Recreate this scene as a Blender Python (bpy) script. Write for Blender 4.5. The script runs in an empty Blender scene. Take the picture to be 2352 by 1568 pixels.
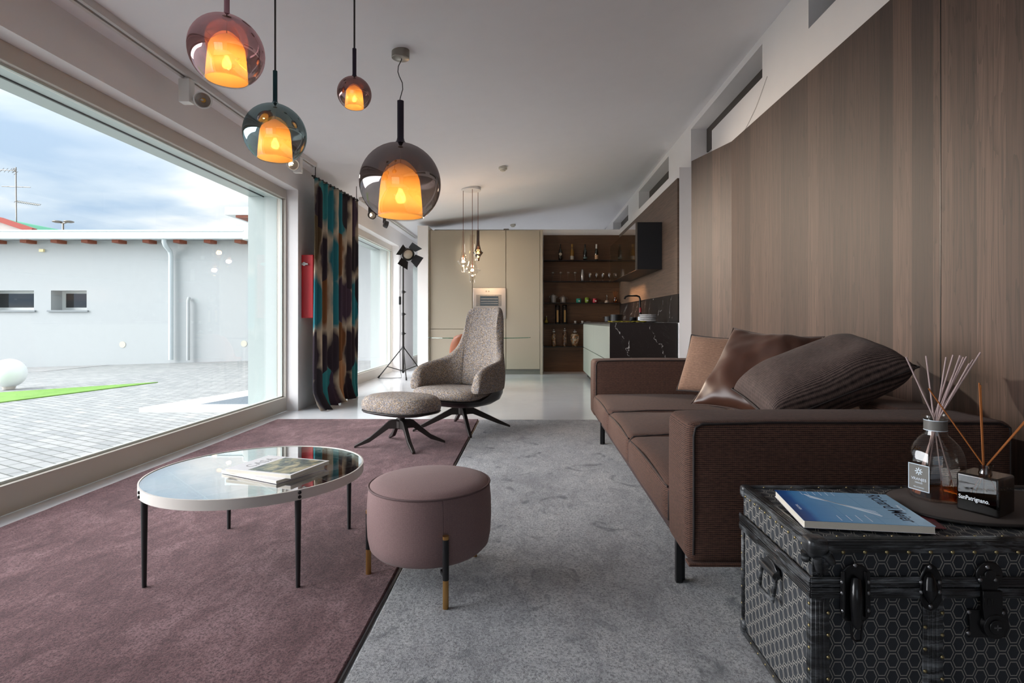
import bpy, bmesh, math, random
from mathutils import Vector, Matrix, noise
random.seed(7)
PI = math.pi
C = bpy.context.scene.collection
SC = bpy.context.scene

# ---------------------------------------------------------------- camera, sky, exposure
F = 1286.0            # focal length in pixels of the 2352 px wide frame
VX, VY, EYE = 1222.0, 734.0, 1.05
cam_d = bpy.data.cameras.new('camera'); cam = bpy.data.objects.new('camera', cam_d); C.objects.link(cam)
cam.location = (0, 0, EYE); cam.rotation_euler = (PI/2, 0, 0)
cam_d.sensor_width = 36.0; cam_d.lens = 36.0*F/2352.0
cam_d.shift_x = (1176.0-VX)/2352.0; cam_d.shift_y = (VY-784.0)/2352.0
cam_d.clip_start = 0.05; cam_d.clip_end = 300
SC.camera = cam
vs = SC.view_settings
vs.view_transform = 'Standard'; vs.look = 'None'; vs.gamma = 1.0; vs.use_curve_mapping = False
vs.exposure = 0.50
SUN, WORLD = 9.3, 0.90
LAMP = 1.0

def lin(c):
    if isinstance(c, str):
        c = [int(c[i:i+2], 16)/255 for i in (0, 2, 4)]
    return tuple(x/12.92 if x <= 0.04045 else ((x+0.055)/1.055)**2.4 for x in c) + (1.0,)

class NT:
    def __init__(s, tree):
        s.t = tree; s.n = tree.nodes; s.l = tree.links
    def a(s, typ, ins=None, **props):
        nd = s.n.new(typ)
        for k, v in props.items(): setattr(nd, k, v)
        for k, v in (ins or {}).items():
            if isinstance(v, bpy.types.NodeSocket): s.l.new(v, nd.inputs[k])
            else: nd.inputs[k].default_value = v
        return nd
    def m(s, op, a, b=0.0, c=None, clamp=False):
        ins = {0: a, 1: b}
        if c is not None: ins[2] = c
        return s.a('ShaderNodeMath', ins, operation=op, use_clamp=clamp).outputs[0]
    def ramp(s, fac, stops, interp='LINEAR'):
        nd = s.a('ShaderNodeValToRGB', {0: fac}); cr = nd.color_ramp; cr.interpolation = interp
        while len(cr.elements) > 1: cr.elements.remove(cr.elements[0])
        for i, (p, c) in enumerate(stops):
            e = cr.elements[0] if i == 0 else cr.elements.new(p)
            e.position = p; e.color = lin(c) if isinstance(c, str) else (c, c, c, 1)
        return nd.outputs[0]
    def mix(s, f, a, b, typ='MIX'):
        nd = s.a('ShaderNodeMix', data_type='RGBA', blend_type=typ)
        for i, v in ((0, f), (6, a), (7, b)):
            if isinstance(v, bpy.types.NodeSocket): s.l.new(v, nd.inputs[i])
            else: nd.inputs[i].default_value = lin(v) if isinstance(v, str) else v
        return nd.outputs[2]
    def vm(s, op, a, b=None, **k):
        ins = {0: a}
        if b is not None: ins[1] = b
        return s.a('ShaderNodeVectorMath', ins, operation=op).outputs[0]
    def coord(s, kind='Object', scale=None):
        if kind == 'UV': o = s.a('ShaderNodeUVMap').outputs[0]
        else: o = s.a('ShaderNodeTexCoord').outputs[kind]
        return s.vm('MULTIPLY', o, scale) if scale else o
    def xyz(s, v):
        nd = s.a('ShaderNodeSeparateXYZ', {0: v}); return nd.outputs[0], nd.outputs[1], nd.outputs[2]
    def comb(s, x=0.0, y=0.0, z=0.0):
        return s.a('ShaderNodeCombineXYZ', {0: x, 1: y, 2: z}).outputs[0]
    def noise(s, vec, scale=5.0, detail=4.0, rough=0.5, dist=0.0, out=0):
        return s.a('ShaderNodeTexNoise', {'Vector': vec, 'Scale': scale, 'Detail': detail, 'Roughness': rough, 'Distortion': dist}).outputs[out]
    def bump(s, h, strength=0.3, dist=0.01):
        return s.a('ShaderNodeBump', {'Height': h, 'Strength': strength, 'Distance': dist}).outputs[0]

MATS = {}
def newmat(name):
    m = bpy.data.materials.new(name); m.use_nodes = True
    t = NT(m.node_tree); p = t.n['Principled BSDF']; return m, t, p

def mat(name, col, rough=0.5, metal=0.0, spec=None, nz=0.0, bump=0.0, bscale=200.0, emit=None, es=0.0, coat=0.0, sheen=0.0):
    if name in MATS: return MATS[name]
    m, t, p = newmat(name)
    c = lin(col)
    p.inputs['Base Color'].default_value = c; p.inputs['Roughness'].default_value = rough; p.inputs['Metallic'].default_value = metal
    if spec is not None: p.inputs['Specular IOR Level'].default_value = spec
    if coat: p.inputs['Coat Weight'].default_value = coat
    if sheen: p.inputs['Sheen Weight'].default_value = sheen
    if nz:
        n = t.noise(t.coord(), 6.0, 5.0)
        lo = tuple(x*(1-nz) for x in c[:3])+(1,); hi = tuple(min(1, x*(1+nz)) for x in c[:3])+(1,)
        t.l.new(t.mix(n, lo, hi), p.inputs['Base Color'])
    if bump:
        t.l.new(t.bump(t.noise(t.coord(), bscale, 3.0), bump, 0.003), p.inputs['Normal'])
    if emit:
        p.inputs['Emission Color'].default_value = lin(emit); p.inputs['Emission Strength'].default_value = es
    MATS[name] = m; return m

# ---- world: overcast sky, brighter towards the zenith, soft cloud banks
w = bpy.data.worlds.new('sky'); SC.world = w; w.use_nodes = True
t = NT(w.node_tree); bg = t.n['Background']
v = t.coord('Generated'); x, y, z = t.xyz(v)
zz = t.m('MAXIMUM', z, 0.0)
den = t.m('ADD', zz, 0.22)
cv = t.comb(t.m('DIVIDE', x, den), t.m('MULTIPLY', t.m('DIVIDE', y, den), 1.0), 0.0)
n1 = t.noise(cv, 1.3, 6.0, 0.5, 0.25)
cc = t.ramp(n1, [(0.40, 'B0C8E0'), (0.49, 'CFDFEC'), (0.57, 'F6F9FA')])
gain = t.m('ADD', 1.0, t.m('MULTIPLY', zz, 0.9))
t.l.new(cc, bg.inputs[0]); t.l.new(t.m('MULTIPLY', gain, WORLD), bg.inputs[1])
sd = bpy.data.lights.new('sun', 'SUN'); sd.energy = SUN; sd.angle = math.radians(75); sd.color = (0.97, 0.98, 1.0)
sun = bpy.data.objects.new('sun', sd); C.objects.link(sun)
sun.rotation_euler = Vector((0.90, 0.22, -0.36)).to_track_quat('-Z', 'Y').to_euler()

# ---------------------------------------------------------------- helpers
def at(px, py, Y): return Vector(((px-VX)/F*Y, Y, EYE+(VY-py)/F*Y))
def on(px, py, z=0.0):
    Y = (EYE-z)*F/(py-VY); return Vector(((px-VX)/F*Y, Y, z))

def box(bm, x0, x1, y0, y1, z0, z1):
    vs_ = [bm.verts.new((x, y, z)) for x in (x0, x1) for y in (y0, y1) for z in (z0, z1)]
    for f in ((0,1,3,2),(4,6,7,5),(0,4,5,1),(2,3,7,6),(0,2,6,4),(1,5,7,3)):
        bm.faces.new([vs_[i] for i in f])
    return vs_

def prism(bm, pts, a0, a1, axis='z'):
    def mk(p, q, a):
        return {'z': (p, q, a), 'y': (p, a, q), 'x': (a, p, q)}[axis]
    lo = [bm.verts.new(mk(p, q, a0)) for p, q in pts]; hi = [bm.verts.new(mk(p, q, a1)) for p, q in pts]
    n = len(pts)
    bm.faces.new(lo[::-1]); bm.faces.new(hi)
    for i in range(n): bm.faces.new((lo[i], lo[(i+1) % n], hi[(i+1) % n], hi[i]))
    return lo+hi

def lathe(bm, prof, c=(0, 0, 0), seg=32, cap0=True, cap1=True, sy=1.0):
    rings = []
    for r, z in prof:
        rings.append([bm.verts.new((c[0]+r*math.cos(2*PI*i/seg), c[1]+sy*r*math.sin(2*PI*i/seg), c[2]+z)) for i in range(seg)])
    for a, b in zip(rings, rings[1:]):
        for i in range(seg): bm.faces.new((a[i], a[(i+1) % seg], b[(i+1) % seg], b[i]))
    if cap0: bm.faces.new(rings[0][::-1])
    if cap1: bm.faces.new(rings[-1])
    return rings

def tube(bm, pts, r, seg=10, closed=False):
    pts = [Vector(p) for p in pts]; n = len(pts); rings = []
    rr = r if isinstance(r, (list, tuple)) else [r]*n
    up = Vector((0, 0, 1)); prev = None
    for i, p in enumerate(pts):
        if closed: d = pts[(i+1) % n]-pts[i-1]
        else: d = pts[min(i+1, n-1)]-pts[max(i-1, 0)]
        if d.length < 1e-9: d = Vector((0, 0, 1))
        d.normalize()
        if prev is None:
            a = d.cross(up)
            if a.length < 1e-3: a = d.cross(Vector((1, 0, 0)))
        else: a = prev - d*prev.dot(d)
        a.normalize(); prev = a; b = d.cross(a)
        rings.append([bm.verts.new(p+(a*math.cos(2*PI*k/seg)+b*math.sin(2*PI*k/seg))*rr[i]) for k in range(seg)])
    m = n if closed else n-1
    for i in range(m):
        A, B = rings[i], rings[(i+1) % n]
        for k in range(seg): bm.faces.new((A[k], A[(k+1) % seg], B[(k+1) % seg], B[k]))
    if not closed:
        bm.faces.new(rings[0][::-1]); bm.faces.new(rings[-1])

def bar(bm, p, q, w, h, up=(0, 0, 1), w2=None, h2=None):
    p, q = Vector(p), Vector(q); d = (q-p).normalized(); u = Vector(up); s = d.cross(u)
    if s.length < 1e-4: s = d.cross(Vector((1, 0, 0)))
    s.normalize(); u = s.cross(d); w2 = w if w2 is None else w2; h2 = h if h2 is None else h2
    A = [bm.verts.new(p+s*a*w/2+u*b*h/2) for a, b in ((-1,-1),(1,-1),(1,1),(-1,1))]
    B = [bm.verts.new(q+s*a*w2/2+u*b*h2/2) for a, b in ((-1,-1),(1,-1),(1,1),(-1,1))]
    bm.faces.new(A[::-1]); bm.faces.new(B)
    for i in range(4): bm.faces.new((A[i], A[(i+1) % 4], B[(i+1) % 4], B[i]))

def ball(bm, c, r, seg=16, sz=1.0):
    k = seg//2
    prof = [(max(1e-4, r*math.sin(PI*i/k)), -r*math.cos(PI*i/k)*sz) for i in range(k+1)]
    lathe(bm, prof, c, seg)

def softbox(bm, lo, hi, r, n=14, puff=0.0, pz=None, nz_=0.0, seed=0):
    """box with rounded edges radius r and slightly swollen faces"""
    lo, hi = Vector(lo), Vector(hi); c = (lo+hi)/2; h = (hi-lo)/2
    vm = {}
    def V(i, j, k):
        key = (i, j, k)
        if key in vm: return vm[key]
        p = Vector([math.sin((a/n*2-1)*PI/2*0.92)/math.sin(PI/2*0.92) for a in key])
        q = Vector([p[a]*h[a] for a in range(3)])
        inner = Vector([max(-(h[a]-r), min(h[a]-r, q[a])) for a in range(3)])
        d = q-inner
        if d.length > 1e-9: q = inner+d.normalized()*r
        for a in range(3):
            b, e = (a+1) % 3, (a+2) % 3
            if abs(p[a]) > 0.99:
                pf = pz if (a == 2 and pz is not None) else puff
                q[a] += math.copysign(pf*(1-p[b]**2)*(1-p[e]**2), p[a])
        if nz_: q += Vector([noise.noise(Vector((q.x*4+seed, q.y*4, q.z*4+a*7)))*nz_ for a in range(3)])
        vm[key] = bm.verts.new(c+q); return vm[key]
    for a in range(3):
        b, e = (a+1) % 3, (a+2) % 3
        for s in (0, n):
            for i in range(n):
                for j in range(n):
                    def K(ii, jj):
                        k = [0, 0, 0]; k[a] = s; k[b] = ii; k[e] = jj; return V(*k)
                    f = [K(i, j), K(i+1, j), K(i+1, j+1), K(i, j+1)]
                    bm.faces.new(f if s else f[::-1])

def rrect(cx, cy, hx, hy, r, n=6, p=None):
    out = []
    for sx, sy, a0 in ((1, 1, 0), (-1, 1, PI/2), (-1, -1, PI), (1, -1, 1.5*PI)):
        for i in range(n+1):
            a = a0+PI/2*i/n
            out.append((cx+sx*(hx-r)+r*math.cos(a), cy+sy*(hy-r)+r*math.sin(a)))
    return out

def boxuv(me):
    uv = me.uv_layers.new(name='UVMap'); d = uv.data
    for p in me.polygons:
        n = p.normal; ax = max(range(3), key=lambda i: abs(n[i])*(1.0 if i < 2 else 1.15))
        for li in p.loop_indices:
            co = me.vertices[me.loops[li].vertex_index].co
            d[li].uv = (co.y, co.z) if ax == 0 else (co.x, co.z) if ax == 1 else (co.x, co.y)

def obj(name, bm, m, parent=None, smooth=False, bevel=0.0, sub=0, world=True, angle=40, uv=True, bseg=2):
    if parent is not None and world:
        bmesh.ops.transform(bm, matrix=parent.matrix_basis.inverted() if parent.parent is None else (parent.parent.matrix_basis @ parent.matrix_basis).inverted(), verts=bm.verts)
    if parent is not None and not world and parent.parent is not None:
        pass
    bmesh.ops.recalc_face_normals(bm, faces=bm.faces)
    me = bpy.data.meshes.new(name); bm.to_mesh(me); bm.free()
    o = bpy.data.objects.new(name, me); C.objects.link(o)
    if m is not None: me.materials.append(m)
    if uv: boxuv(me)
    if smooth:
        me.shade_smooth()
        if angle: me.set_sharp_from_angle(angle=math.radians(angle))
    if bevel:
        b = o.modifiers.new('bevel', 'BEVEL'); b.width = bevel; b.segments = bseg; b.limit_method = 'ANGLE'; b.angle_limit = math.radians(35)
        if not smooth:
            me.shade_smooth(); me.set_sharp_from_angle(angle=math.radians(50))
    if sub:
        b = o.modifiers.new('sub', 'SUBSURF'); b.levels = sub; b.render_levels = sub
    if parent is not None: o.parent = parent
    return o

def thing(name, label, cat, loc=(0, 0, 0), rotz=0, group=None):
    o = bpy.data.objects.new(name, None); C.objects.link(o); o.empty_display_size = 0.1
    o.location = loc; o.rotation_euler = (0, 0, rotz)
    o.matrix_basis = Matrix.Translation(Vector(loc)) @ Matrix.Rotation(rotz, 4, 'Z')
    o['label'] = label; o['category'] = cat
    if group: o['group'] = group
    return o
def tag(o, label, cat, group=None):
    o['label'] = label; o['category'] = cat
    if group: o['group'] = group
    return o
def struct(name, bm, m, **k):
    o = obj(name, bm, m, **k); o['kind'] = 'structure'; return o
def B(*a):
    bm = bmesh.new(); box(bm, *a); return bm
def dup(root, loc, rotz=0, label=None, group=None, scale=None):
    r = root.copy(); C.objects.link(r)
    if scale: r.scale = scale
    r.location = loc; r.rotation_euler = (0, 0, rotz)
    if label: r['label'] = label
    if group: r['group'] = group
    for ch in list(root.children):
        c = ch.copy(); C.objects.link(c); c.parent = r
        for g in list(ch.children):
            d = g.copy(); C.objects.link(d); d.parent = c
    return r
def textmesh(name, s, size, m, parent, mtx, ext=0.0004, align='LEFT', shear=0.0, sx=1.0, bold=0.0):
    cu = bpy.data.curves.new(name, 'FONT'); cu.body = s; cu.size = size; cu.extrude = ext; cu.align_x = align; cu.shear = shear; cu.offset = bold
    cu.resolution_u = 3
    o = bpy.data.objects.new(name+'_tmp', cu); C.objects.link(o)
    dg = bpy.context.evaluated_depsgraph_get(); me = bpy.data.meshes.new_from_object(o.evaluated_get(dg))
    bpy.data.objects.remove(o)
    me.transform(Matrix.Diagonal((sx, 1, 1, 1))); me.transform(mtx); me.materials.clear(); me.materials.append(m); me.name = name
    r = bpy.data.objects.new(name, me); C.objects.link(r); r.parent = parent
    return r

# ---------------------------------------------------------------- materials
M_white = mat('white_paint', 'EEEBEA', 0.7, nz=0.02)
M_ceil = mat('ceiling_paint', 'EFEEF0', 0.8, nz=0.02)
M_frame = mat('window_frame_paint', 'C9C2B8', 0.45)
M_black = mat('black_metal', '1B1B1D', 0.4, 0.3)
M_dark = mat('dark_bronze', '2A2726', 0.45, 0.5)
M_brass = mat('brass', 'B58B55', 0.3, 0.9)
M_steel = mat('steel', 'B8B4B0', 0.28, 0.9)
M_champ = mat('champagne_metal', '8C857C', 0.35, 0.8)

def glassy(name, tint='FFFFFF', refl=1.0, base=0.0, rough=0.0, gloss='FFFFFF'):
    """clear sheet or blown glass: transparent body with a Fresnel reflection"""
    m = bpy.data.materials.new(name); m.use_nodes = True; t = NT(m.node_tree)
    t.n.remove(t.n['Principled BSDF']); out = t.n['Material Output']
    tr = t.a('ShaderNodeBsdfTransparent', {0: lin(tint)}); gl = t.a('ShaderNodeBsdfGlossy', {0: lin(gloss), 'Roughness': rough})
    ge = t.a('ShaderNodeNewGeometry'); dt = t.a('ShaderNodeVectorMath', {0: ge.outputs['Incoming'], 1: ge.outputs['Normal']}, operation='DOT_PRODUCT').outputs['Value']
    fr = t.m('MULTIPLY_ADD', t.m('POWER', t.m('SUBTRACT', 1.0, t.m('ABSOLUTE', dt), clamp=True), 5.0), 0.96, 0.04)
    fac = t.m('ADD', t.m('MULTIPLY', fr, refl), base, clamp=True)
    mx = t.a('ShaderNodeMixShader', {0: fac, 1: tr.outputs[0], 2: gl.outputs[0]})
    t.l.new(mx.outputs[0], out.inputs[0]); MATS[name] = m; return m
M_pane = glassy('window_glass', 'F7F7F7', 0.8)
M_tglass = glassy('table_glass', 'EAF3F0', 1.9, 0.06)
M_clear = glassy('clear_glass', 'F2EFEA', 1.2, 0.03)
M_smoke = glassy('smoked_glass', '8A7355', 1.2, 0.05)

def boards(name, c0, c1, across, along, wid=6.0, dark=0.55):
    """veneered boards: 'across' is the axis the boards follow one another along"""
    m, t, p = newmat(name); v = t.coord(); ax = dict(zip('xyz', t.xyz(v)))
    a, b = ax[across], ax[along]
    vo = t.a('ShaderNodeTexVoronoi', {'W': t.m('MULTIPLY', a, wid), 'Scale': 1.0, 'Randomness': 0.9}, voronoi_dimensions='1D')
    tone = t.xyz(vo.outputs['Color'])[0]
    sh = t.m('MULTIPLY', tone, 13.0)
    g = t.comb(t.m('MULTIPLY', a, 95.0), t.m('ADD', t.m('MULTIPLY', b, 1.6), sh), sh)
    fine = t.noise(g, 1.0, 5.0, 0.65)
    g2 = t.comb(t.m('MULTIPLY', a, 16.0), t.m('ADD', t.m('MULTIPLY', b, 0.9), sh), sh)
    wv = t.m('FRACT', t.m('MULTIPLY', t.noise(g2, 0.8, 3.0, 0.45, 0.4), 9.0))
    wv = t.m('POWER', wv, 4.0)
    base = t.mix(t.m('MULTIPLY', tone, 1.0), c0, c1)
    base = t.mix(t.ramp(fine, [(0.42, 0.0), (0.66, 0.55)]), base, tuple(x*dark for x in lin(c0)[:3])+(1,))
    base = t.mix(t.m('MULTIPLY', wv, 0.5), base, tuple(x*0.35 for x in lin(c0)[:3])+(1,))
    t.l.new(base, p.inputs['Base Color']); p.inputs['Roughness'].default_value = 0.55
    t.l.new(t.bump(fine, 0.25, 0.002), p.inputs['Normal']); return m
M_woodwall = boards('grey_brown_oak_boards', '38271F', '644C40', 'y', 'z', 6.5)
M_kwood = boards('dark_oak_back', '5E4028', '76543A', 'z', 'x', 4.5)
M_kwoods = boards('oak_side', '5F4C3E', '705B4B', 'z', 'y', 3.5)

def fabric_rib(name, c0, c1, freq, mixn=0.5, bs=0.6, sheen=0.3, rough=0.75, slub=True):
    m, t, p = newmat(name); u = t.coord('UV'); x, y, _ = t.xyz(u)
    s = t.m('SINE', t.m('MULTIPLY', y, freq)); s = t.m('MULTIPLY_ADD', s, 0.5, 0.5)
    c = t.m('SINE', t.m('MULTIPLY', x, freq*0.9)); c = t.m('MULTIPLY_ADD', c, 0.5, 0.5)
    n = t.noise(t.comb(t.m('MULTIPLY', x, 45.0), t.m('MULTIPLY', y, freq/6.3)), 1.0, 4.0, 0.7)
    big = t.noise(t.comb(t.m('MULTIPLY', x, 9.0), t.m('MULTIPLY', y, 30.0)), 1.0, 3.0)
    f = t.m('MULTIPLY', s, t.m('MULTIPLY_ADD', c, 0.35, 0.65))
    f = t.m('ADD', t.m('MULTIPLY', f, 0.75), t.m('MULTIPLY', t.ramp(n, [(0.4, 0.0), (0.65, 1.0)]), 0.3))
    col = t.mix(f, c0, c1); col = t.mix(t.m('MULTIPLY', big, 0.3), col, c0)
    t.l.new(col, p.inputs['Base Color']); p.inputs['Roughness'].default_value = rough
    p.inputs['Sheen Weight'].default_value = sheen; p.inputs['Specular IOR Level'].default_value = 0.25
    t.l.new(t.bump(f, bs, 0.002), p.inputs['Normal']); return m
M_sofa = fabric_rib('brown_ribbed_weave', '1E1414', '7A5646', 900.0, sheen=0.05)
M_pil_light = fabric_rib('light_brown_ribbed_weave', '553C2F', 'A17D66', 800.0, sheen=0.1)
M_pil_dark = fabric_rib('grey_brown_ribbed_weave', '1D1615', '75615A', 860.0, bs=0.3, sheen=0.05)

def fabric_tweed():
    m, t, p = newmat('multicolour_tweed'); v = t.coord()
    n = t.a('ShaderNodeTexVoronoi', {'Vector': t.vm('ADD', t.vm('MULTIPLY', v, (1.0, 1.0, 1.4)), t.vm('MULTIPLY', t.a('ShaderNodeTexNoise', {'Vector': v, 'Scale': 90.0}).outputs[1], (0.008, 0.008, 0.008))), 'Scale': 215.0})
    k = t.xyz(n.outputs['Color'])[0]
    col = t.ramp(k, [(0.0, '5C5348'), (0.2, 'AC9C88'), (0.38, '788090'), (0.55, 'C8B8A6'), (0.7, '8C7458'), (0.85, '868690')], 'CONSTANT')
    f = t.noise(v, 260.0, 2.0)
    col = t.mix(t.m('MULTIPLY', f, 0.4), col, '5A524A')
    t.l.new(col, p.inputs['Base Color']); p.inputs['Roughness'].default_value = 0.9
    p.inputs['Specular IOR Level'].default_value = 0.15; p.inputs['Sheen Weight'].default_value = 0.05
    t.l.new(t.bump(f, 0.8, 0.004), p.inputs['Normal']); return m
M_tweed = fabric_tweed()

def fabric_fine(name, c0, c1, sc=900.0, sheen=0.3):
    m, t, p = newmat(name); v = t.coord('UV'); x, y, _ = t.xyz(v)
    s = t.m('MULTIPLY', t.m('SINE', t.m('MULTIPLY', t.m('ADD', x, y), sc)), t.m('SINE', t.m('MULTIPLY', t.m('SUBTRACT', x, y), sc)))
    n = t.noise(t.coord(), 350.0, 2.0)
    f = t.m('ADD', t.m('MULTIPLY', s, 0.25), n)
    t.l.new(t.mix(f, c0, c1), p.inputs['Base Color']); p.inputs['Roughness'].default_value = 0.85
    p.inputs['Sheen Weight'].default_value = sheen; p.inputs['Specular IOR Level'].default_value = 0.2
    t.l.new(t.bump(f, 0.25, 0.002), p.inputs['Normal']); return m
M_pouf = fabric_fine('dusty_pink_cloth', '6F5857', '957A78', sheen=0.1)

def rugmat(name, c0, c1, c2, spots=None):
    m, t, p = newmat(name); v = t.coord()
    big = t.noise(v, 1.6, 5.0, 0.6, 0.8)
    mid = t.noise(t.vm('MULTIPLY', v, (9.0, 4.0, 1.0)), 1.0, 5.0, 0.65, 1.2)
    fine = t.noise(v, 120.0, 4.0, 0.75)
    st = t.noise(t.vm('MULTIPLY', v, (40.0, 90.0, 1.0)), 1.0, 3.0, 0.6, 1.0)
    f = t.m('ADD', t.m('MULTIPLY', big, 0.5), t.m('MULTIPLY', mid, 0.5))
    col = t.ramp(f, [(0.36, c0), (0.50, c1), (0.64, c2)])
    if spots:
        sp = t.noise(t.vm('MULTIPLY', v, (5.0, 3.6, 1.0)), 1.0, 4.0, 0.55, 1.4)
        col = t.mix(t.ramp(sp, [(0.59, 0.0), (0.68, 0.75)]), col, spots)
    col = t.mix(t.ramp(fine, [(0.36, 0.85), (0.56, 0.0)]), col, tuple(x*0.45 for x in lin(c0)[:3])+(1,))
    t.l.new(col, p.inputs['Base Color']); p.inputs['Roughness'].default_value = 0.9
    p.inputs['Sheen Weight'].default_value = 0.15; p.inputs['Sheen Roughness'].default_value = 0.4; p.inputs['Specular IOR Level'].default_value = 0.15
    h = t.m('ADD', t.m('MULTIPLY', fine, 0.8), t.m('MULTIPLY', st, 0.25))
    t.l.new(t.bump(h, 1.0, 0.009), p.inputs['Normal']); return m
M_pinkrug = rugmat('mauve_pile', '5A3E41', '7A5A5D', '9C7B7E')
M_greyrug = rugmat('grey_pile', '95969A', 'B2B3B6', 'C6C7C8', '5F6468')

def floormat():
    m, t, p = newmat('pale_resin_floor'); v = t.coord()
    n = t.noise(v, 1.2, 6.0, 0.6, 0.6)
    t.l.new(t.mix(n, 'D8DADD', 'E8EAED'), p.inputs['Base Color'])
    t.l.new(t.m('MULTIPLY_ADD', n, 0.10, 0.12), p.inputs['Roughness'])
    p.inputs['Coat Weight'].default_value = 0.3
    t.l.new(t.bump(t.noise(v, 7.0, 3.0), 0.04, 0.01), p.inputs['Normal']); return m
M_floor = floormat()

def marble():
    m, t, p = newmat('black_veined_marble'); v = t.coord()
    x, y, z = t.xyz(v)
    q = t.comb(t.m('ADD', t.m('MULTIPLY', x, 1.6), t.m('MULTIPLY', z, 0.9)), t.m('MULTIPLY', y, 1.4), t.m('MULTIPLY', z, 0.55))
    n = t.noise(v, 2.2, 4.0, 0.6); n2 = t.noise(v, 28.0, 3.0)
    u_ = t.m('ADD', t.m('ADD', t.m('MULTIPLY', x, 1.7), t.m('MULTIPLY', z, 1.15)), t.m('ADD', t.m('MULTIPLY', y, 1.3), t.m('MULTIPLY', n, 1.5)))
    a = t.m('ABSOLUTE', t.m('SUBTRACT', t.m('FRACT', t.m('MULTIPLY', u_, 1.35)), 0.5))
    vein = t.ramp(a, [(0.0, 1.0), (0.012, 0.4), (0.024, 0.0)])
    vein = t.m('MULTIPLY', vein, t.ramp(n2, [(0.46, 0.0), (0.55, 1.0)]))
    b = t.m('ABSOLUTE', t.m('SUBTRACT', t.noise(q, 4.1, 3.0, 0.5, 1.0), 0.43))
    v2 = t.m('MULTIPLY', t.ramp(b, [(0.0, 0.15), (0.004, 0.0)]), n2)
    col = t.mix(vein, '262120', 'C9C5C2'); col = t.mix(v2, col, '9A9592')
    t.l.new(col, p.inputs['Base Color']); p.inputs['Roughness'].default_value = 0.3; return m
M_marble = marble()

def paving():
    m, t, p = newmat('concrete_block_paving'); v = t.coord()
    mp = t.a('ShaderNodeMapping', {'Vector': v, 'Rotation': (0, 0, math.radians(28)), 'Scale': (1, 1, 1)}).outputs[0]
    b = t.a('ShaderNodeTexBrick', {'Vector': mp, 'Color1': lin('A9A9A6'), 'Color2': lin('909291'), 'Mortar': lin('50534C'), 'Scale': 1.0,
        'Mortar Size': 0.007, 'Mortar Smooth': 0.2, 'Brick Width': 0.22, 'Row Height': 0.11}, offset=0.5)
    n = t.noise(v, 2.0, 6.0, 0.6); n2 = t.noise(v, 40.0, 3.0)
    col = t.mix(t.m('MULTIPLY', n, 0.25), b.outputs[0], '85898A'); col = t.mix(t.m('MULTIPLY', n2, 0.2), col, '7A7E7C')
    t.l.new(col, p.inputs['Base Color']); p.inputs['Roughness'].default_value = 0.85
    t.l.new(t.bump(b.outputs[1], -0.4, 0.01), p.inputs['Normal']); return m
M_pave = paving()
M_grass = mat('green_turf', '6E9A3C', 0.9, nz=0.25, bump=0.8, bscale=90)
M_render = mat('white_render', 'B4B8B8', 0.8, nz=0.03)
M_gravel = mat('grey_gravel', '9A9A98', 0.9, nz=0.3, bump=0.8, bscale=40)

def curtainmat():
    m, t, p = newmat('painted_linen'); u = t.coord('UV')
    d = t.a('ShaderNodeTexNoise', {'Vector': u, 'Scale': 3.0, 'Detail': 3.0}).outputs[1]
    d = t.vm('SCALE', t.vm('SUBTRACT', d, (0.5, 0.5, 0.5))); d.node.inputs['Scale'].default_value = 0.18
    q = t.vm('MULTIPLY', t.vm('ADD', u, d), (3.1, 1.75, 1.0))
    vo = t.a('ShaderNodeTexVoronoi', {'Vector': q, 'Scale': 1.0, 'Randomness': 0.55}, voronoi_dimensions='2D')
    k = t.xyz(vo.outputs['Color'])[1]
    col = t.ramp(k, [(0.0, '2E2732'), (0.2, '1F7480'), (0.36, '453748'), (0.5, '7A4E2E'), (0.62, '2B2A33'), (0.74, '2F8489'), (0.84, '5B4B35'), (0.92, 'B5835A')], 'CONSTANT')
    n = t.noise(t.vm('MULTIPLY', u, (14.0, 2.0, 1.0)), 1.0, 4.0)
    col = t.mix(t.m('MULTIPLY', n, 0.4), col, '4A4038')
    edge = t.ramp(vo.outputs['Distance'], [(0.48, 0.0), (0.66, 1.0)])
    col = t.mix(edge, col, 'B3A48F')
    t.l.new(col, p.inputs['Base Color']); p.inputs['Roughness'].default_value = 0.9; p.inputs['Specular IOR Level'].default_value = 0.1
    t.l.new(t.bump(n, 0.2, 0.003), p.inputs['Normal']); return m
M_curtain = curtainmat()

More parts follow.
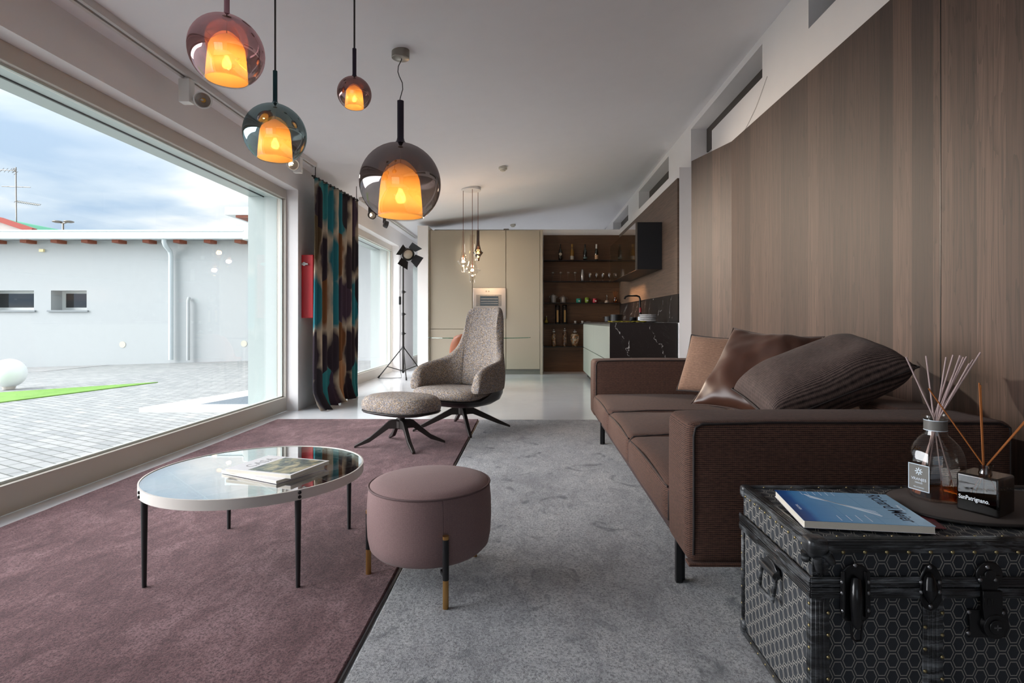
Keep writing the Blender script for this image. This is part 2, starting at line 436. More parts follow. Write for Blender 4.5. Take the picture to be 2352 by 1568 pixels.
def hexmat():
    """woven trunk cloth: dark ground, pale outlined hexagons standing in staggered columns (UV in metres)"""
    m, t, p = newmat('hexagon_jacquard'); u = t.coord('UV'); x, y, _ = t.xyz(u)
    a, b = 0.0275, 0.041
    def metric(ox, oy):
        qx = t.m('SUBTRACT', t.m('MODULO', t.m('ADD', x, 20*a+ox), 2*a), a); qy = t.m('SUBTRACT', t.m('MODULO', t.m('ADD', y, 40*b+oy), b), b/2)
        X = t.m('MULTIPLY', t.m('ABSOLUTE', qx), 1.732/a); Y = t.m('MULTIPLY', t.m('ABSOLUTE', qy), 2/b)
        return t.m('MAXIMUM', Y, t.m('ADD', t.m('MULTIPLY', X, 0.866), t.m('MULTIPLY', Y, 0.5)))
    d = t.m('MINIMUM', metric(0, 0), metric(a, b/2))
    line = t.m('SUBTRACT', 1.0, t.m('MULTIPLY', t.m('ABSOLUTE', t.m('SUBTRACT', d, 0.82)), 12.0), clamp=True)
    line = t.m('POWER', line, 0.6)
    br = t.m('MULTIPLY_ADD', t.m('SINE', t.m('MULTIPLY', y, 3000.0)), 0.35, 0.65)
    wv = t.m('MULTIPLY', t.m('SINE', t.m('MULTIPLY', x, 2600.0)), t.m('SINE', t.m('MULTIPLY', y, 2600.0)))
    base = t.mix(t.m('MULTIPLY_ADD', wv, 0.5, 0.5), '1B1E22', '3A3E44')
    col = t.mix(t.m('MULTIPLY', line, br), base, 'C4BEB2')
    t.l.new(col, p.inputs['Base Color']); p.inputs['Roughness'].default_value = 0.7
    t.l.new(t.bump(t.m('ADD', t.m('MULTIPLY', wv, 0.3), line), 0.4, 0.001), p.inputs['Normal']); return m
M_hex = hexmat()
def wornblack():
    m, t, p = newmat('dry_brushed_black'); v = t.coord()
    n = t.noise(t.vm('MULTIPLY', v, (8.0, 8.0, 60.0)), 1.0, 5.0, 0.7, 0.5); n2 = t.noise(v, 9.0, 4.0)
    f = t.m('MULTIPLY', t.ramp(n, [(0.46, 0.0), (0.70, 1.0)]), t.ramp(n2, [(0.40, 0.15), (0.62, 1.0)]))
    t.l.new(t.mix(f, '17181A', '8C9094'), p.inputs['Base Color'])
    p.inputs['Roughness'].default_value = 0.33; p.inputs['Coat Weight'].default_value = 0.4
    t.l.new(t.bump(n, 0.2, 0.002), p.inputs['Normal']); return m
M_worn = wornblack()
# ================================================================ THE SETTING
def ceil_z(x): return 2.84+0.1407*(x+2.70)
struct('floor', B(-2.83, 2.6, -3.5, 15.6, -0.15, 0.0), M_floor)
bm = bmesh.new()
prism(bm, [(-2.95, ceil_z(-2.95)), (2.5, ceil_z(2.5)), (2.5, ceil_z(2.5)+0.2), (-2.95, ceil_z(-2.95)+0.2)], -3.5, 15.6, 'y')
struct('ceiling', bm, M_ceil)
# left wall with its deep openings: solid stretches between and a head above
WIN = [(0.5, 6.46), (7.75, 11.35), (12.7, 15.0)]
XI, XO, ZH = -2.70, -3.27, 2.545
bm = bmesh.new()
ys = [-3.5]
for a, b in sorted(WIN): ys += [a, b]
ys += [15.6]
for i in range(0, len(ys), 2): box(bm, XO, XI, ys[i], ys[i+1], 0, ZH)
box(bm, XO, XI, -3.5, 15.6, ZH, 3.0)
struct('wall_left', bm, M_white)
M_reveal = mat('outer_reveal_paint', 'B4BEBB', 0.6)
for i, (a, b) in enumerate(WIN):
    # frame standing 13 cm behind the inner face, glass inside it
    bm = bmesh.new(); xf0, xf1 = -2.93, -2.83
    box(bm, xf0, xf1, a, b, 0.0, 0.16); box(bm, xf0, xf1, a, b, 2.44, ZH)
    box(bm, xf0, xf1, a, a+0.06, 0.16, 2.44); box(bm, xf0, xf1, b-0.022, b, 0.16, 2.44)
    wf = struct('window_%d' % (i+1), bm, M_frame, bevel=0.004)
    obj('glass_pane', B(-2.895, -2.887, a+0.05, b-0.02, 0.15, 2.45), M_pane, wf)
    bm = bmesh.new()
    box(bm, -2.888, -2.868, a+0.06, b-0.022, 0.16, 0.175); box(bm, -2.888, -2.868, a+0.06, b-0.022, 2.425, 2.44); box(bm, -2.888, -2.868, b-0.037, b-0.022, 0.16, 2.44)
    obj('glazing_bead', bm, mat('bead_paint', 'CFD8D2', 0.4), wf)
    bm = bmesh.new()
    box(bm, XO, -2.94, a, b, 2.47, ZH); box(bm, XO, -2.94, a, b, 2.455, 2.47) if False else None
    box(bm, XO, -2.94, b-0.012, b, 0.02, 2.47); box(bm, XO, -2.94, a, b, -0.12, 0.02)
    obj('outer_reveal', bm, M_reveal, wf)
    bm = B(-3.10, -3.085, a, b-0.012, 2.460, 2.4701)
    obj('shutter_slot', bm, M_black, wf)
# right side: oak boarded wall, kinked inwards at its far end
XW, ZW = 1.971, 2.81
bm = bmesh.new()
prism(bm, [(XW, -3.5), (XW, 5.53), (1.77, 6.22), (1.79, 6.24), (1.98, 5.60), (1.982, -3.5)], 0.0, ZW)
struct('wall_right', bm, M_woodwall)
bm = bmesh.new(); box(bm, XW-0.0015, XW, 2.698, 2.704, 0, ZW); struct('trim_1', bm, M_black)
# plaster wall behind it with the clerestory recesses
XA, XB = 1.985, 2.20
ZS, ZT = 3.427, 3.137
bm = bmesh.new()
box(bm, XA, XB+0.2, -3.5, 6.18, 0, ZT)
NI = [(1.9, 4.02), (4.826, 6.99), (8.13, 10.4), (11.55, 13.7)]
prev = -3.5
for a, b in NI:
    z0 = ZT if prev < 6 and a < 6 else 0
    if prev < 6.18: box(bm, XA, XB+0.2, prev, a, ZT, 3.8)
    else: box(bm, XA, XB+0.2, prev, a, 0, 3.8)
    prev = b
box(bm, XA, XB+0.2, prev, 15.6, 0, 3.8)
for a, b in NI: box(bm, XA, XB+0.2, a, b, ZS, 3.8)
for a, b in NI[2:]: box(bm, XA, XB+0.2, a, b, 0, 3.0)
box(bm, XB+0.18, XB+0.2, 6.18, 6.99, 0, 3.8)
struct('wall_right_upper', bm, M_white)
for i, (a, b) in enumerate(NI):
    o = struct('window_%d' % (i+4), B(2.18, 2.20, a+0.001, b-0.001, 3.0 if i > 1 else ZT+0.001, ZS-0.001), mat('clerestory_dark_frame', '4A443F', 0.5))
# kitchen partition walls
struct('wall_kitchen', B(1.79, 1.94, 6.80, 11.55, 0, 2.90), M_white)
struct('wall_back', B(-1.98, 1.79, 11.35, 11.55, 0, 2.877), M_white)
struct('wall_far', B(-2.7, 2.4, 15.4, 15.6, 0, 3.7), M_white)
bm = bmesh.new()
box(bm, -2.7, -2.45, -3.6, -3.5, 0, 3.6); box(bm, 0.38, 2.2, -3.6, -3.5, 0, 3.6); box(bm, -2.45, 0.38, -3.6, -3.5, 2.6, 3.6)
struct('wall_rear', bm, M_white)
bm = bmesh.new()
for x in (-2.45, -1.08, 0.32): box(bm, x, x+0.06, -3.58, -3.52, 0, 2.6)
box(bm, -2.39, 0.32, -3.58, -3.52, 0, 0.10); box(bm, -2.39, 0.32, -3.58, -3.52, 2.54, 2.6)
wr = struct('window_8', bm, M_frame)  # unseen glazing, added behind the camera to let in fill daylight
for x in (-2.39, -1.02): obj('glass_pane', B(x, x+1.31, -3.555, -3.547, 0.10, 2.54), M_pane, wr)
struct('trim_2', B(-2.18, -1.98, 10.66, 11.40, 0, 2.84), M_white)          # white end pier beside the tall cupboards
struct('trim_3', B(0.235, 1.789, 11.325, 11.349, 0, 2.76), M_kwood)         # oak lining of the shelf recess
struct('trim_4', B(1.765, 1.789, 6.805, 11.32, 1.363, 2.77), M_kwoods)      # oak lining above the splashback
struct('trim_5', B(1.772, 1.789, 6.804, 11.32, 1.015, 1.363), M_marble)     # marble splashback

# ---------------------------------------------------------------- outdoors
def gz(x): return -0.12+0.03*min(0, x+8)
bm = bmesh.new()
xs = [-60, -30, -15, -8, -3.27]; yy = [-20, 60]
g = [[bm.verts.new((x, y, gz(x))) for y in yy] for x in xs]
for i in range(len(xs)-1): bm.faces.new((g[i][0], g[i+1][0], g[i+1][1], g[i][1]))
struct('courtyard_paving', bm, M_pave)
def ground_patch(name, pts, h, m):
    bm = bmesh.new(); lo = [bm.verts.new((p[0], p[1], gz(p[0])-0.03)) for p in pts]; hi = [bm.verts.new((p[0], p[1], gz(p[0])+h)) for p in pts]
    bm.faces.new(hi)
    for i in range(len(pts)): bm.faces.new((lo[i], lo[(i+1) % len(pts)], hi[(i+1) % len(pts)], hi[i]))
    return bm
o = obj('lawn', ground_patch('lawn', [(-6.95, 10.4), (-7.6, 7.25), (-11, 5.5), (-14, 8.6), (-8.6, 9.05)], 0.015, M_grass), M_grass)
o['kind'] = 'stuff'; tag(o, 'wedge of bright green turf in the paved courtyard', 'grass')
o = obj('gravel_bed', ground_patch('g', [(-16, 13.2), (-12.2, 14.0), (-12.0, 15.9), (-18, 15.9)], 0.008, M_gravel), M_gravel)
o['kind'] = 'stuff'; tag(o, 'strip of grey gravel at the foot of the white building', 'gravel')
t_ = thing('globe_lamp', 'white ball lamp standing on the green turf outside', 'garden lamp', (-8.97, 9.6, gz(-8.97)+0.01))
bm = bmesh.new(); ball(bm, (-8.97, 9.6, 0.135), 0.245, 32); obj('ball_shade', bm, mat('opal_plastic', 'F4F6F6', 0.35), t_, smooth=True)
bm = bmesh.new(); lathe(bm, [(0.08, -0.14), (0.10, -0.08)], (-8.97, 9.6, 0), 20); obj('foot', bm, M_frame, t_)
# entrance slab and grating
t_ = thing('entrance_slab', 'pale stone entrance slab with recessed steel grating outside the window', 'slab', (-4.2, 7.6, -0.12))
bm = bmesh.new(); prism(bm, [(-4.95, 7.05), (-3.28, 7.05), (-3.28, 10.6), (-4.0, 10.6)], -0.14, -0.06); obj('slab', bm, mat('pale_stone', 'C9CBC6', 0.8, nz=0.1), t_)
def gratemat():
    m, t, p = newmat('steel_grating'); v = t.coord()
    ck = t.a('ShaderNodeTexBrick', {'Vector': v, 'Color1': lin('39434B'), 'Color2': lin('39434B'), 'Mortar': lin('8F9BA3'), 'Scale': 1.0, 'Mortar Size': 0.006, 'Brick Width': 0.035, 'Row Height': 0.035}, offset=0.0)
    t.l.new(ck.outputs[0], p.inputs['Base Color']); p.inputs['Metallic'].default_value = 0.4; return m
bm = bmesh.new(); prism(bm, [(-4.35, 7.35), (-3.4, 7.35), (-3.4, 9.5), (-3.75, 9.5)], -0.061, -0.056); obj('grating', bm, gratemat(), t_)

# white building across the courtyard
YB = 16.0
bld = thing('courtyard_building', 'low white rendered building with gutter across the courtyard', 'building', (-10, YB, 0))
def PX(px): return (px-VX)/F*YB
def PZ(py, Y=YB): return EYE+(VY-py)/F*Y
wz = PZ(553)
wins = [(PX(-40), PX(78), PZ(712), PZ(667)), (PX(117), PX(199), PZ(712), PZ(667))]
bm = bmesh.new()
xcuts = [-30]
for a, b, c, d in wins: xcuts += [a, b]
xcuts.append(-2.4)
for i in range(0, len(xcuts), 2): box(bm, xcuts[i], xcuts[i+1], YB, YB+0.6, -0.9, wz)
for a, b, c, d in wins: box(bm, a, b, YB, YB+0.6, -0.9, c); box(bm, a, b, YB, YB+0.6, d, wz)
obj('wall', bm, M_render, bld)
for k, (a, b, c, d) in enumerate(wins):
    bm = bmesh.new(); x0 = PX(28)-0.05 if k == 0 else PX(150)-0.05; x1 = b
    x0, x1 = a, b
    box(bm, x0, x1, YB+0.38, YB+0.44, c, c+0.08); box(bm, x0, x1, YB+0.38, YB+0.44, d-0.07, d); box(bm, x1-0.05, x1, YB+0.38, YB+0.44, c+0.08, d-0.07); box(bm, x0, x0+0.10, YB+0.38, YB+0.44, c+0.08, d-0.07)
    wn = obj('window', bm, mat('exterior_frame', 'DDE0DC', 0.5), bld)
    obj('pane', B(x0+0.04, x1-0.04, YB+0.40, YB+0.41, c+0.04, d-0.04), glassy('exterior_glass_%d' % k, '5A6A72', 1.5, 0.08), wn)
    obj('window_sill', B(a-0.08, b+0.06, YB-0.05, YB+0.38, c-0.05, c-0.005), mat('grey_sill', '8C9294', 0.7), bld)
    obj('dim_room_backdrop', B(a, b, YB+0.58, YB+0.599, c, d), mat('dim_interior', '6A6E70', 0.9), bld)  # backdrop sheet, dimness of the room behind the pane put into its grey
bx = at(186, 690, YB+0.5)
obj('carton', B(bx.x-0.2, bx.x+0.14, YB+0.45, YB+0.56, PZ(712), PZ(690)), mat('yellow_carton', 'C7A24C', 0.8), bld)
GY = YB-0.45
gx0, gx1 = -30, (562-VX)/F*GY
bm = bmesh.new(); box(bm, gx0, gx1, GY-0.08, GY+0.1, PZ(549, GY), PZ(531, GY)); box(bm, gx0, gx1+0.02, GY-0.11, GY+0.1, PZ(533, GY), PZ(529, GY))
obj('gutter', bm, mat('grey_white_sheet', 'DCE5E6', 0.4), bld, bevel=0.015)
bm = bmesh.new(); prism(bm, [(GY+0.05, PZ(531, GY)), (YB+9, PZ(531, GY)+1.0), (YB+9, PZ(531, GY)+0.85), (GY+0.05, PZ(549, GY)+0.05)], -30, -2.4, 'x'); obj('roof', bm, mat('roof_sheet', 'C9CFCF', 0.6), bld)
obj('gutter_end', B(gx1-0.02, gx1+0.25, GY-0.1, GY+0.2, PZ(552, GY), PZ(518, GY)), mat('gutter_end_sheet', 'C9CDCA', 0.5), bld, bevel=0.03)
M_raft = mat('red_brown_timber', '8A4A34', 0.7)
for px in list(range(-70, 565, 70)):
    x = (px-13-VX)/F*(GY+0.2); obj('rafter', B(x-0.06, x+0.12, GY+0.11, YB+0.02, PZ(555.5, GY), PZ(548, GY)), M_raft, bld)
pp = lambda px, py, d=0.12: at(px, py, YB-d)
bm = bmesh.new(); tube(bm, [pp(377, 548, .4), pp(377, 556, .4), pp(380, 564, .36), pp(390, 576, .15), pp(392.5, 586), pp(392.5, 700), pp(392.5, 826)], 0.062, 12)
obj('downpipe', bm, mat('pale_grey_pipe', 'CBD4D6', 0.45), bld, smooth=True)
bm = bmesh.new(); tube(bm, [pp(434, 684, .05), pp(432, 690), pp(432, 827)], 0.045, 10); obj('drain_pipe', bm, M_render, bld, smooth=True)
for px, py in ((281, 791), (560, 789)):
    bm = bmesh.new(); p = pp(px, py, 0.01); tube(bm, [p, p+Vector((0, 0.03, 0))], 0.09, 20); obj('wall_vent', bm, mat('beige_vent', 'CFCBB9', 0.7), bld)
p = pp(96, 575, 0.03); obj('wall_light', B(p.x-0.06, p.x+0.06, p.y-0.03, p.y+0.04, p.z-0.04, p.z+0.04), mat('yellow_lamp', 'F0E3B0', 0.6), bld)
# canopy roof further right
t_ = thing('canopy_roof', 'white roof canopy jutting above the right end of the building', 'roof', at(560, 487, 14.0))
a, b = at(516, 493, 14.0), at(516, 475, 14.0)
obj('fascia', B(a.x, -5.0, 14.0, 15.2, a.z, b.z), mat('grey_white_sheet2', 'E3EBEB', 0.5), t_)
obj('soffit', B(a.x+0.25, -5.0, 14.05, 15.2, a.z-0.06, a.z), M_raft, t_)
# distant roofs, aerial, street lamp
Yd = 30
dh = thing('distant_house', 'house with red edged green roof beyond the white building', 'house', at(20, 560, Yd))
def dp(px, py, Y=Yd): return at(px, py, Y)
bm = bmesh.new(); q = [dp(-80, 496), dp(0, 505), dp(70, 530), dp(70, 640), dp(-80, 640)]; prism(bm, [(v.x, v.z) for v in q], Yd, Yd+6, 'y'); obj('wall', bm, mat('cream_render', 'C9C0B8', 0.8), dh)
bm = bmesh.new(); bar(bm, dp(-90, 488), dp(0, 504), 0.3, 0.25); bar(bm, dp(0, 504), dp(78, 530), 0.3, 0.25); obj('roof_edge', bm, mat('terracotta', 'A84A3C', 0.7), dh)
bm = bmesh.new(); q = [dp(0, 502), dp(75, 532), dp(150, 532), dp(20, 505)]
vs_ = [bm.verts.new(v) for v in (dp(-90, 487), dp(0, 503), dp(75, 530))]+[bm.verts.new(v) for v in (at(150, 530, 34), at(25, 505, 36), at(-60, 492, 36))]
bm.faces.new(vs_); r_ = bmesh.ops.extrude_face_region(bm, geom=list(bm.faces)); bmesh.ops.translate(bm, verts=[v for v in r_['geom'] if isinstance(v, bmesh.types.BMVert)], vec=(0, 0, -0.12))
obj('roof', bm, mat('green_roof', '4FA07A', 0.6), dh)
an = thing('television_aerial', 'rooftop television aerial on a tall thin mast', 'aerial', at(38, 510, 31))
bm = bmesh.new(); tube(bm, [at(38, 535, 31), at(36.5, 384, 31)], 0.03, 6); obj('mast', bm, M_champ, an)
def aer(a, b, n, hl):
    bm = bmesh.new(); A, Bq = at(*a, 31), at(*b, 31); tube(bm, [A, Bq], 0.02, 5)
    for i in range(n):
        p = A.lerp(Bq, (i+0.5)/n); tube(bm, [p-Vector((0, 0.12, hl)), p+Vector((0, 0.12, hl))], 0.014, 4)
    obj('antenna', bm, M_champ, an)
aer((35, 462), (92, 471), 14, 0.07); aer((0, 390), (37, 392), 4, 0.14); aer((4, 428), (70, 430), 2, 0.03); aer((30, 386), (38, 400), 3, 0.12)
sl = thing('street_lamp', 'twin-headed street lamp rising behind the gutter', 'street lamp', at(145, 530, 40))
bm = bmesh.new(); tube(bm, [Vector((at(145, 560, 40).x, 40, gz(-33))), at(145, 512, 40)], 0.06, 8); tube(bm, [at(134, 510, 40), at(145, 513, 40), at(156, 510, 40)], 0.05, 6); obj('pole', bm, M_champ, sl)
for s in (-1, 1):
    bm = bmesh.new(); p = at(145+s*13, 509, 40); ball(bm, p, 0.33, 12, 0.28); obj('lamp_head', bm, M_champ, sl, smooth=True)

# ---------------------------------------------------------------- rugs
def rug(x0, x1, y0, y1, h):
    bm = bmesh.new(); n = 60; ring = []
    for a, b, c, d in ((x0, y0, x1, y0), (x1, y0, x1, y1), (x1, y1, x0, y1), (x0, y1, x0, y0)):
        for i in range(n):
            f = i/n; x, y = a+(c-a)*f, b+(d-b)*f
            ring.append((x+noise.noise(Vector((x*9, y*9, 1)))*0.006, y+noise.noise(Vector((x*9, y*9, 5)))*0.006))
    prism(bm, ring, 0.0005, h); return bm
o = obj('rug', rug(-2.66, -0.561, -0.6, 5.85, 0.014), M_pinkrug, bevel=0.005); tag(o, 'dusty pink pile rug under the round glass table', 'rug')
o = obj('rug', rug(-0.540, 1.86, -0.6, 5.82, 0.012), M_greyrug, bevel=0.005); tag(o, 'mottled grey pile rug under the brown sofa', 'rug')
o = obj('rug_seam_shade', B(-0.554, -0.547, -0.6, 5.80, 0.0005, 0.006), M_black); tag(o, 'dark strip for the edge shadow in the seam between the pink and grey rugs', 'rug seam shade')  # black strip stands in for the shadow of the rug edges along the seam
# ================================================================ COFFEE TABLE
def local(x, y, z): return Vector((x, y, z))
ct = thing('coffee_table', 'round coffee table with white rim, glass top and four black tapered legs', 'table', (-1.205, 2.473, 0.014))
M_rim = mat('table_white_lacquer', 'D3CDC6', 0.4)
R = 0.441
bm = bmesh.new(); seg = 96
lathe(bm, [(R, 0.342), (R, 0.381), (R-0.006, 0.3815), (R-0.006, 0.342), (R, 0.342)], (0, 0, 0), seg, False, False)
obj('rim', bm, M_rim, ct, world=False, smooth=True, angle=30)
bm = bmesh.new(); lathe(bm, [(R-0.007, 0.372), (R-0.007, 0.379)], (0, 0, 0), seg); obj('glass_top', bm, M_tglass, ct, world=False)
# lattice of coloured slats below the glass, each with a pale top edge
cols = {'oxblood': '6A1F22', 'slate': '4C5250', 'pale_blue': 'A9BCC8', 'taupe': '8B7468', 'dark_brown': '3A2220'}
names = list(cols)
pat = [3, 1, 0, 2, 1, 4, 0, 3, 2, 0, 4, 1, 2, 0, 3, 1, 4, 0]
u_, n_ = (0.719, -0.695), (0.695, 0.719)
offs = {0: [-0.283, -0.076, 0.134, 0.343], 1: [-0.40, -0.19, 0.02, 0.23]}
kk = 0
for d in (0, 1):
    A_, N_ = (u_, n_) if d == 0 else (n_, u_)
    for c in offs[d]:
        L = math.sqrt(max(0, (R-0.008)**2-c*c))
        cuts = sorted([-L]+[j for j in offs[1-d] if abs(j) < L-0.01]+[L])
        for a, b in zip(cuts, cuts[1:]):
            p = (A_[0]*(a+0.001)+N_[0]*c, A_[1]*(a+0.001)+N_[1]*c); q = (A_[0]*(b-0.001)+N_[0]*c, A_[1]*(b-0.001)+N_[1]*c)
            bm = bmesh.new(); bar(bm, (p[0], p[1], 0.3565), (q[0], q[1], 0.3565), 0.004, 0.029)
            k = names[pat[kk % len(pat)]]
            o = obj('slat', bm, mat(k+'_slat', cols[k], 0.35), ct, world=False); o['label'] = k.replace('_', ' ')+' slat'
            o.data.materials.append(M_rim)
            for pl in o.data.polygons:
                if pl.normal.z > 0.9: pl.material_index = 1
            kk += 1
M_leg = mat('black_leg', '18181A', 0.5)
for sx, sy in ((-1, -1), (1, -1), (-1, 1), (1, 1)):
    bm = bmesh.new(); x, y = sx*0.298, sy*0.303
    tube(bm, [(x, y, 0.343), (x, y, 0.0)], [0.0125, 0.008], 16)
    tube(bm, [(x, y, 0.343), (x, y, 0.372)], [0.010, 0.010], 12)
    lg = obj('leg', bm, M_leg, ct, world=False, smooth=True)
    bm = bmesh.new(); dr = Vector((x, y, 0)).normalized()
    for z in (0.353, 0.370):
        p = dr*(R-0.002)+Vector((0, 0, z)); tube(bm, [p, p+dr*0.003, p+dr*0.007], [0.007, 0.007, 0.005], 14)
    obj('bolt', bm, M_black, lg, world=False, smooth=True)

def magazine(name, label, c4, th, cover_m, group=None):
    """c4: near-left, near-right, far-right, far-left corners on the lower plane"""
    c4 = [Vector(p) for p in c4]; o = (c4[0]+c4[1]+c4[2]+c4[3])/4
    ex = (c4[1]-c4[0]); rz = math.atan2(ex.y, ex.x); Wd = ((c4[1]-c4[0]).length+(c4[2]-c4[3]).length)/2; Hd = ((c4[3]-c4[0]).length+(c4[2]-c4[1]).length)/2
    t_ = thing(name, label, 'magazine' if 'magazine' in name else 'book', o, rz, group)
    return t_, Wd, Hd
M_paper = mat('paper_edges', 'D9D2C4', 0.8, bump=0.3, bscale=400)
M_glossw = mat('white_cover', 'E4E2E4', 0.3)
def plane_z(px, py, z): return on(px, py, z)
zt = 0.395
m2, W2, H2 = magazine('magazine', 'white magazine lying lower in the pair on the glass table', [plane_z(514, 1087, zt), plane_z(640, 1112, zt), plane_z(742, 1077, zt), plane_z(618, 1056, zt)], 0.01, None, 'magazines on the round glass table')
for z0, z1, ins, mm, nm in ((0.0, 0.0012, 0, M_glossw, 'back_cover'), (0.0012, 0.0115, 0.002, M_paper, 'pages'), (0.0115, 0.0125, 0, M_glossw, 'front_cover')):
    obj(nm, B(-W2/2+ins, W2/2-ins, -H2/2, H2/2-ins, z0, z1), mm, m2, world=False)
zt2 = zt+0.0127
m1, W1, H1 = magazine('magazine', 'upper magazine with white cover and landscape painting on the glass table', [plane_z(518, 1084, zt2), plane_z(667, 1099, zt2), plane_z(756, 1066, zt2), plane_z(619, 1052, zt2)], 0.012, None, 'magazines on the round glass table')
for z0, z1, ins, mm, nm in ((0.0, 0.0012, 0, M_glossw, 'back_cover'), (0.0012, 0.0138, 0.002, M_paper, 'pages'), (0.0138, 0.015, 0, M_glossw, 'front_cover')):
    obj(nm, B(-W1/2+ins, W1/2-ins, -H1/2, H1/2-ins, z0, z1), mm, m1, world=False)
def paintmat():
    m, t, p = newmat('landscape_print'); v = t.coord()
    n = t.noise(t.vm('MULTIPLY', v, (22, 14, 1)), 1.0, 5.0, 0.6, 0.6)
    t.l.new(t.ramp(n, [(0.3, '2F2B26'), (0.45, '5A6A66'), (0.55, 'A39C7C'), (0.7, 'C6BE9C')]), p.inputs['Base Color']); p.inputs['Roughness'].default_value = 0.3; return m
obj('cover_picture', B(-W1/2+0.105, W1/2-0.012, -H1/2+0.012, H1/2-0.012, 0.015, 0.0153), paintmat(), m1, world=False)
textmesh('title_lettering', 'CASA', 0.062, mat('pale_grey_ink', '9A999B', 0.5), m1, Matrix.Translation((-W1/2+0.085, -H1/2+0.05, 0.0152)) @ Matrix.Rotation(PI/2, 4, 'Z'), 0.0001)
textmesh('spine_lettering', 'SUMMER ISSUE', 0.008, mat('pale_grey_ink', '9A999B', 0.5), m1, Matrix.Translation((W1/2-0.075, -H1/2-0.0004, 0.004)) @ Matrix.Rotation(PI/2, 4, 'X'), 0.0001) if False else None

# ================================================================ POUF
pf = thing('pouf', 'round dusty pink pouf on black and brass legs between the rugs', 'pouf', (-0.41, 2.252, 0.013))
bm = bmesh.new(); Rp = 0.238
prof = [(0.02, 0.118), (0.12, 0.118), (0.185, 0.121), (0.215, 0.130), (0.234, 0.150), (0.242, 0.19), (0.245, 0.25), (0.244, 0.32), (0.240, 0.365), (Rp, 0.383)]
lathe(bm, prof, (0, 0, 0), 64, True, False)
body = obj('body', bm, M_pouf, pf, world=False, smooth=True, angle=80)
bm = bmesh.new(); lathe(bm, [(Rp-0.001, 0.384), (0.225, 0.394), (0.19, 0.404), (0.12, 0.413), (0.05, 0.418), (0.001, 0.419)], (0, 0, 0), 64, False, False)
obj('top_cushion', bm, M_pouf, pf, world=False, smooth=True, angle=80)
bm = bmesh.new(); tube(bm, [(Rp*math.cos(a), Rp*math.sin(a), 0.3845) for a in [2*PI*i/72 for i in range(72)]], 0.0042, 8, True)
a0 = math.atan2(2.012-2.252, -0.31+0.41)
tube(bm, [( (0.0005+r)*math.cos(a0-0.03), (0.0005+r)*math.sin(a0-0.03), z) for r, z in prof[4:]], 0.0014, 6)
obj('piping', bm, mat('piping_cloth', '5F4A4A', 0.8), pf, world=False, smooth=True)
for k in range(3):
    a = a0+k*2*PI/3; c, s = math.cos(a)*0.2595, math.sin(a)*0.2595
    bm = bmesh.new(); tube(bm, [(c, s, 0.102), (c, s, 0.248)], 0.0115, 18); bar(bm, (c*0.8, s*0.8, 0.114), (c, s, 0.114), 0.016, 0.012)
    lg = obj('leg', bm, M_black, pf, world=False, smooth=True)
    bm = bmesh.new(); tube(bm, [(c, s, 0), (c, s, 0.102)], 0.0108, 18)
    obj('brass_foot', bm, M_brass, lg, world=False, smooth=True)
    bm = bmesh.new(); tube(bm, [(c, s, 0.248), (c, s, 0.260)], 0.0116, 18)
    obj('brass_cap', bm, M_brass, lg, world=False, smooth=True)

# ================================================================ LOUNGE CHAIR + FOOTSTOOL
M_shell = mat('black_lacquered_shell', '1D1B1B', 0.35)
M_base = mat('gunmetal_base', '35302E', 0.45, 0.5)
def star_base(t_, rz, angs, rr, hub_z, drop):
    bm = bmesh.new(); lathe(bm, [(0.035, hub_z-0.075), (0.045, hub_z-0.065), (0.045, hub_z-0.01), (0.03, hub_z), (0.026, hub_z+0.06)], (0, 0, 0), 24)
    obj('hub', bm, M_base, t_, world=False, smooth=True)
    for a, r in zip(angs, rr):
        a = math.radians(a)-rz; d = Vector((math.cos(a), math.sin(a), 0)); s = Vector((-d.y, d.x, 0))
        secs = [(0.02, hub_z-0.035, 0.075, 0.05), (0.075, hub_z-0.035, 0.07, 0.036), (0.10, hub_z-0.04, 0.062, 0.03), (r-0.12, 0.062, 0.04, 0.03), (r, 0.010, 0.018, 0.026)]
        bm = bmesh.new(); prev = None
        for q, z, h, wd in secs:
            ring = [bm.verts.new(d*q+s*wd/2*x_+Vector((0, 0, z+h/2*y_))) for x_, y_ in ((-1, -1), (1, -1), (1, 1), (-1, 1))]
            if prev: [bm.faces.new((prev[i], prev[(i+1) % 4], ring[(i+1) % 4], ring[i])) for i in range(4)]
            else: bm.faces.new(ring)
            prev = ring
        bm.faces.new(prev[::-1])
        obj('leg', bm, M_base, t_, world=False, bevel=0.003)

def outline(hx, hf, hb, n=48, p=3.0, pb=None):
    pts = []; p0 = p
    for i in range(n):
        a = 2*PI*i/n; c, s = math.cos(a), math.sin(a); p = (pb or p0) if s > 0 else p0
        x = math.copysign(abs(c)**(2/p), c)*hx; y = math.copysign(abs(s)**(2/p), s)*(hb if s > 0 else hf); pts.append((x, y))
    return pts
def layers(bm, L, cap0=True, cap1=True):
    rings = [[bm.verts.new(v) for v in l] for l in L]; n = len(rings[0])
    for a, b in zip(rings, rings[1:]):
        for i in range(n): bm.faces.new((a[i], a[(i+1) % n], b[(i+1) % n], b[i]))
    if cap0: bm.faces.new(rings[0][::-1])
    if cap1: bm.faces.new(rings[-1])
rzc = math.radians(-32)
lc = thing('lounge_chair', 'high-backed tweed swivel armchair with black shell and star base', 'armchair', (-0.66, 5.30, 0.013), rzc)
star_base(lc, rzc, (14, -73, 193, 107), (0.46, 0.42, 0.46, 0.42), 0.215, 0)
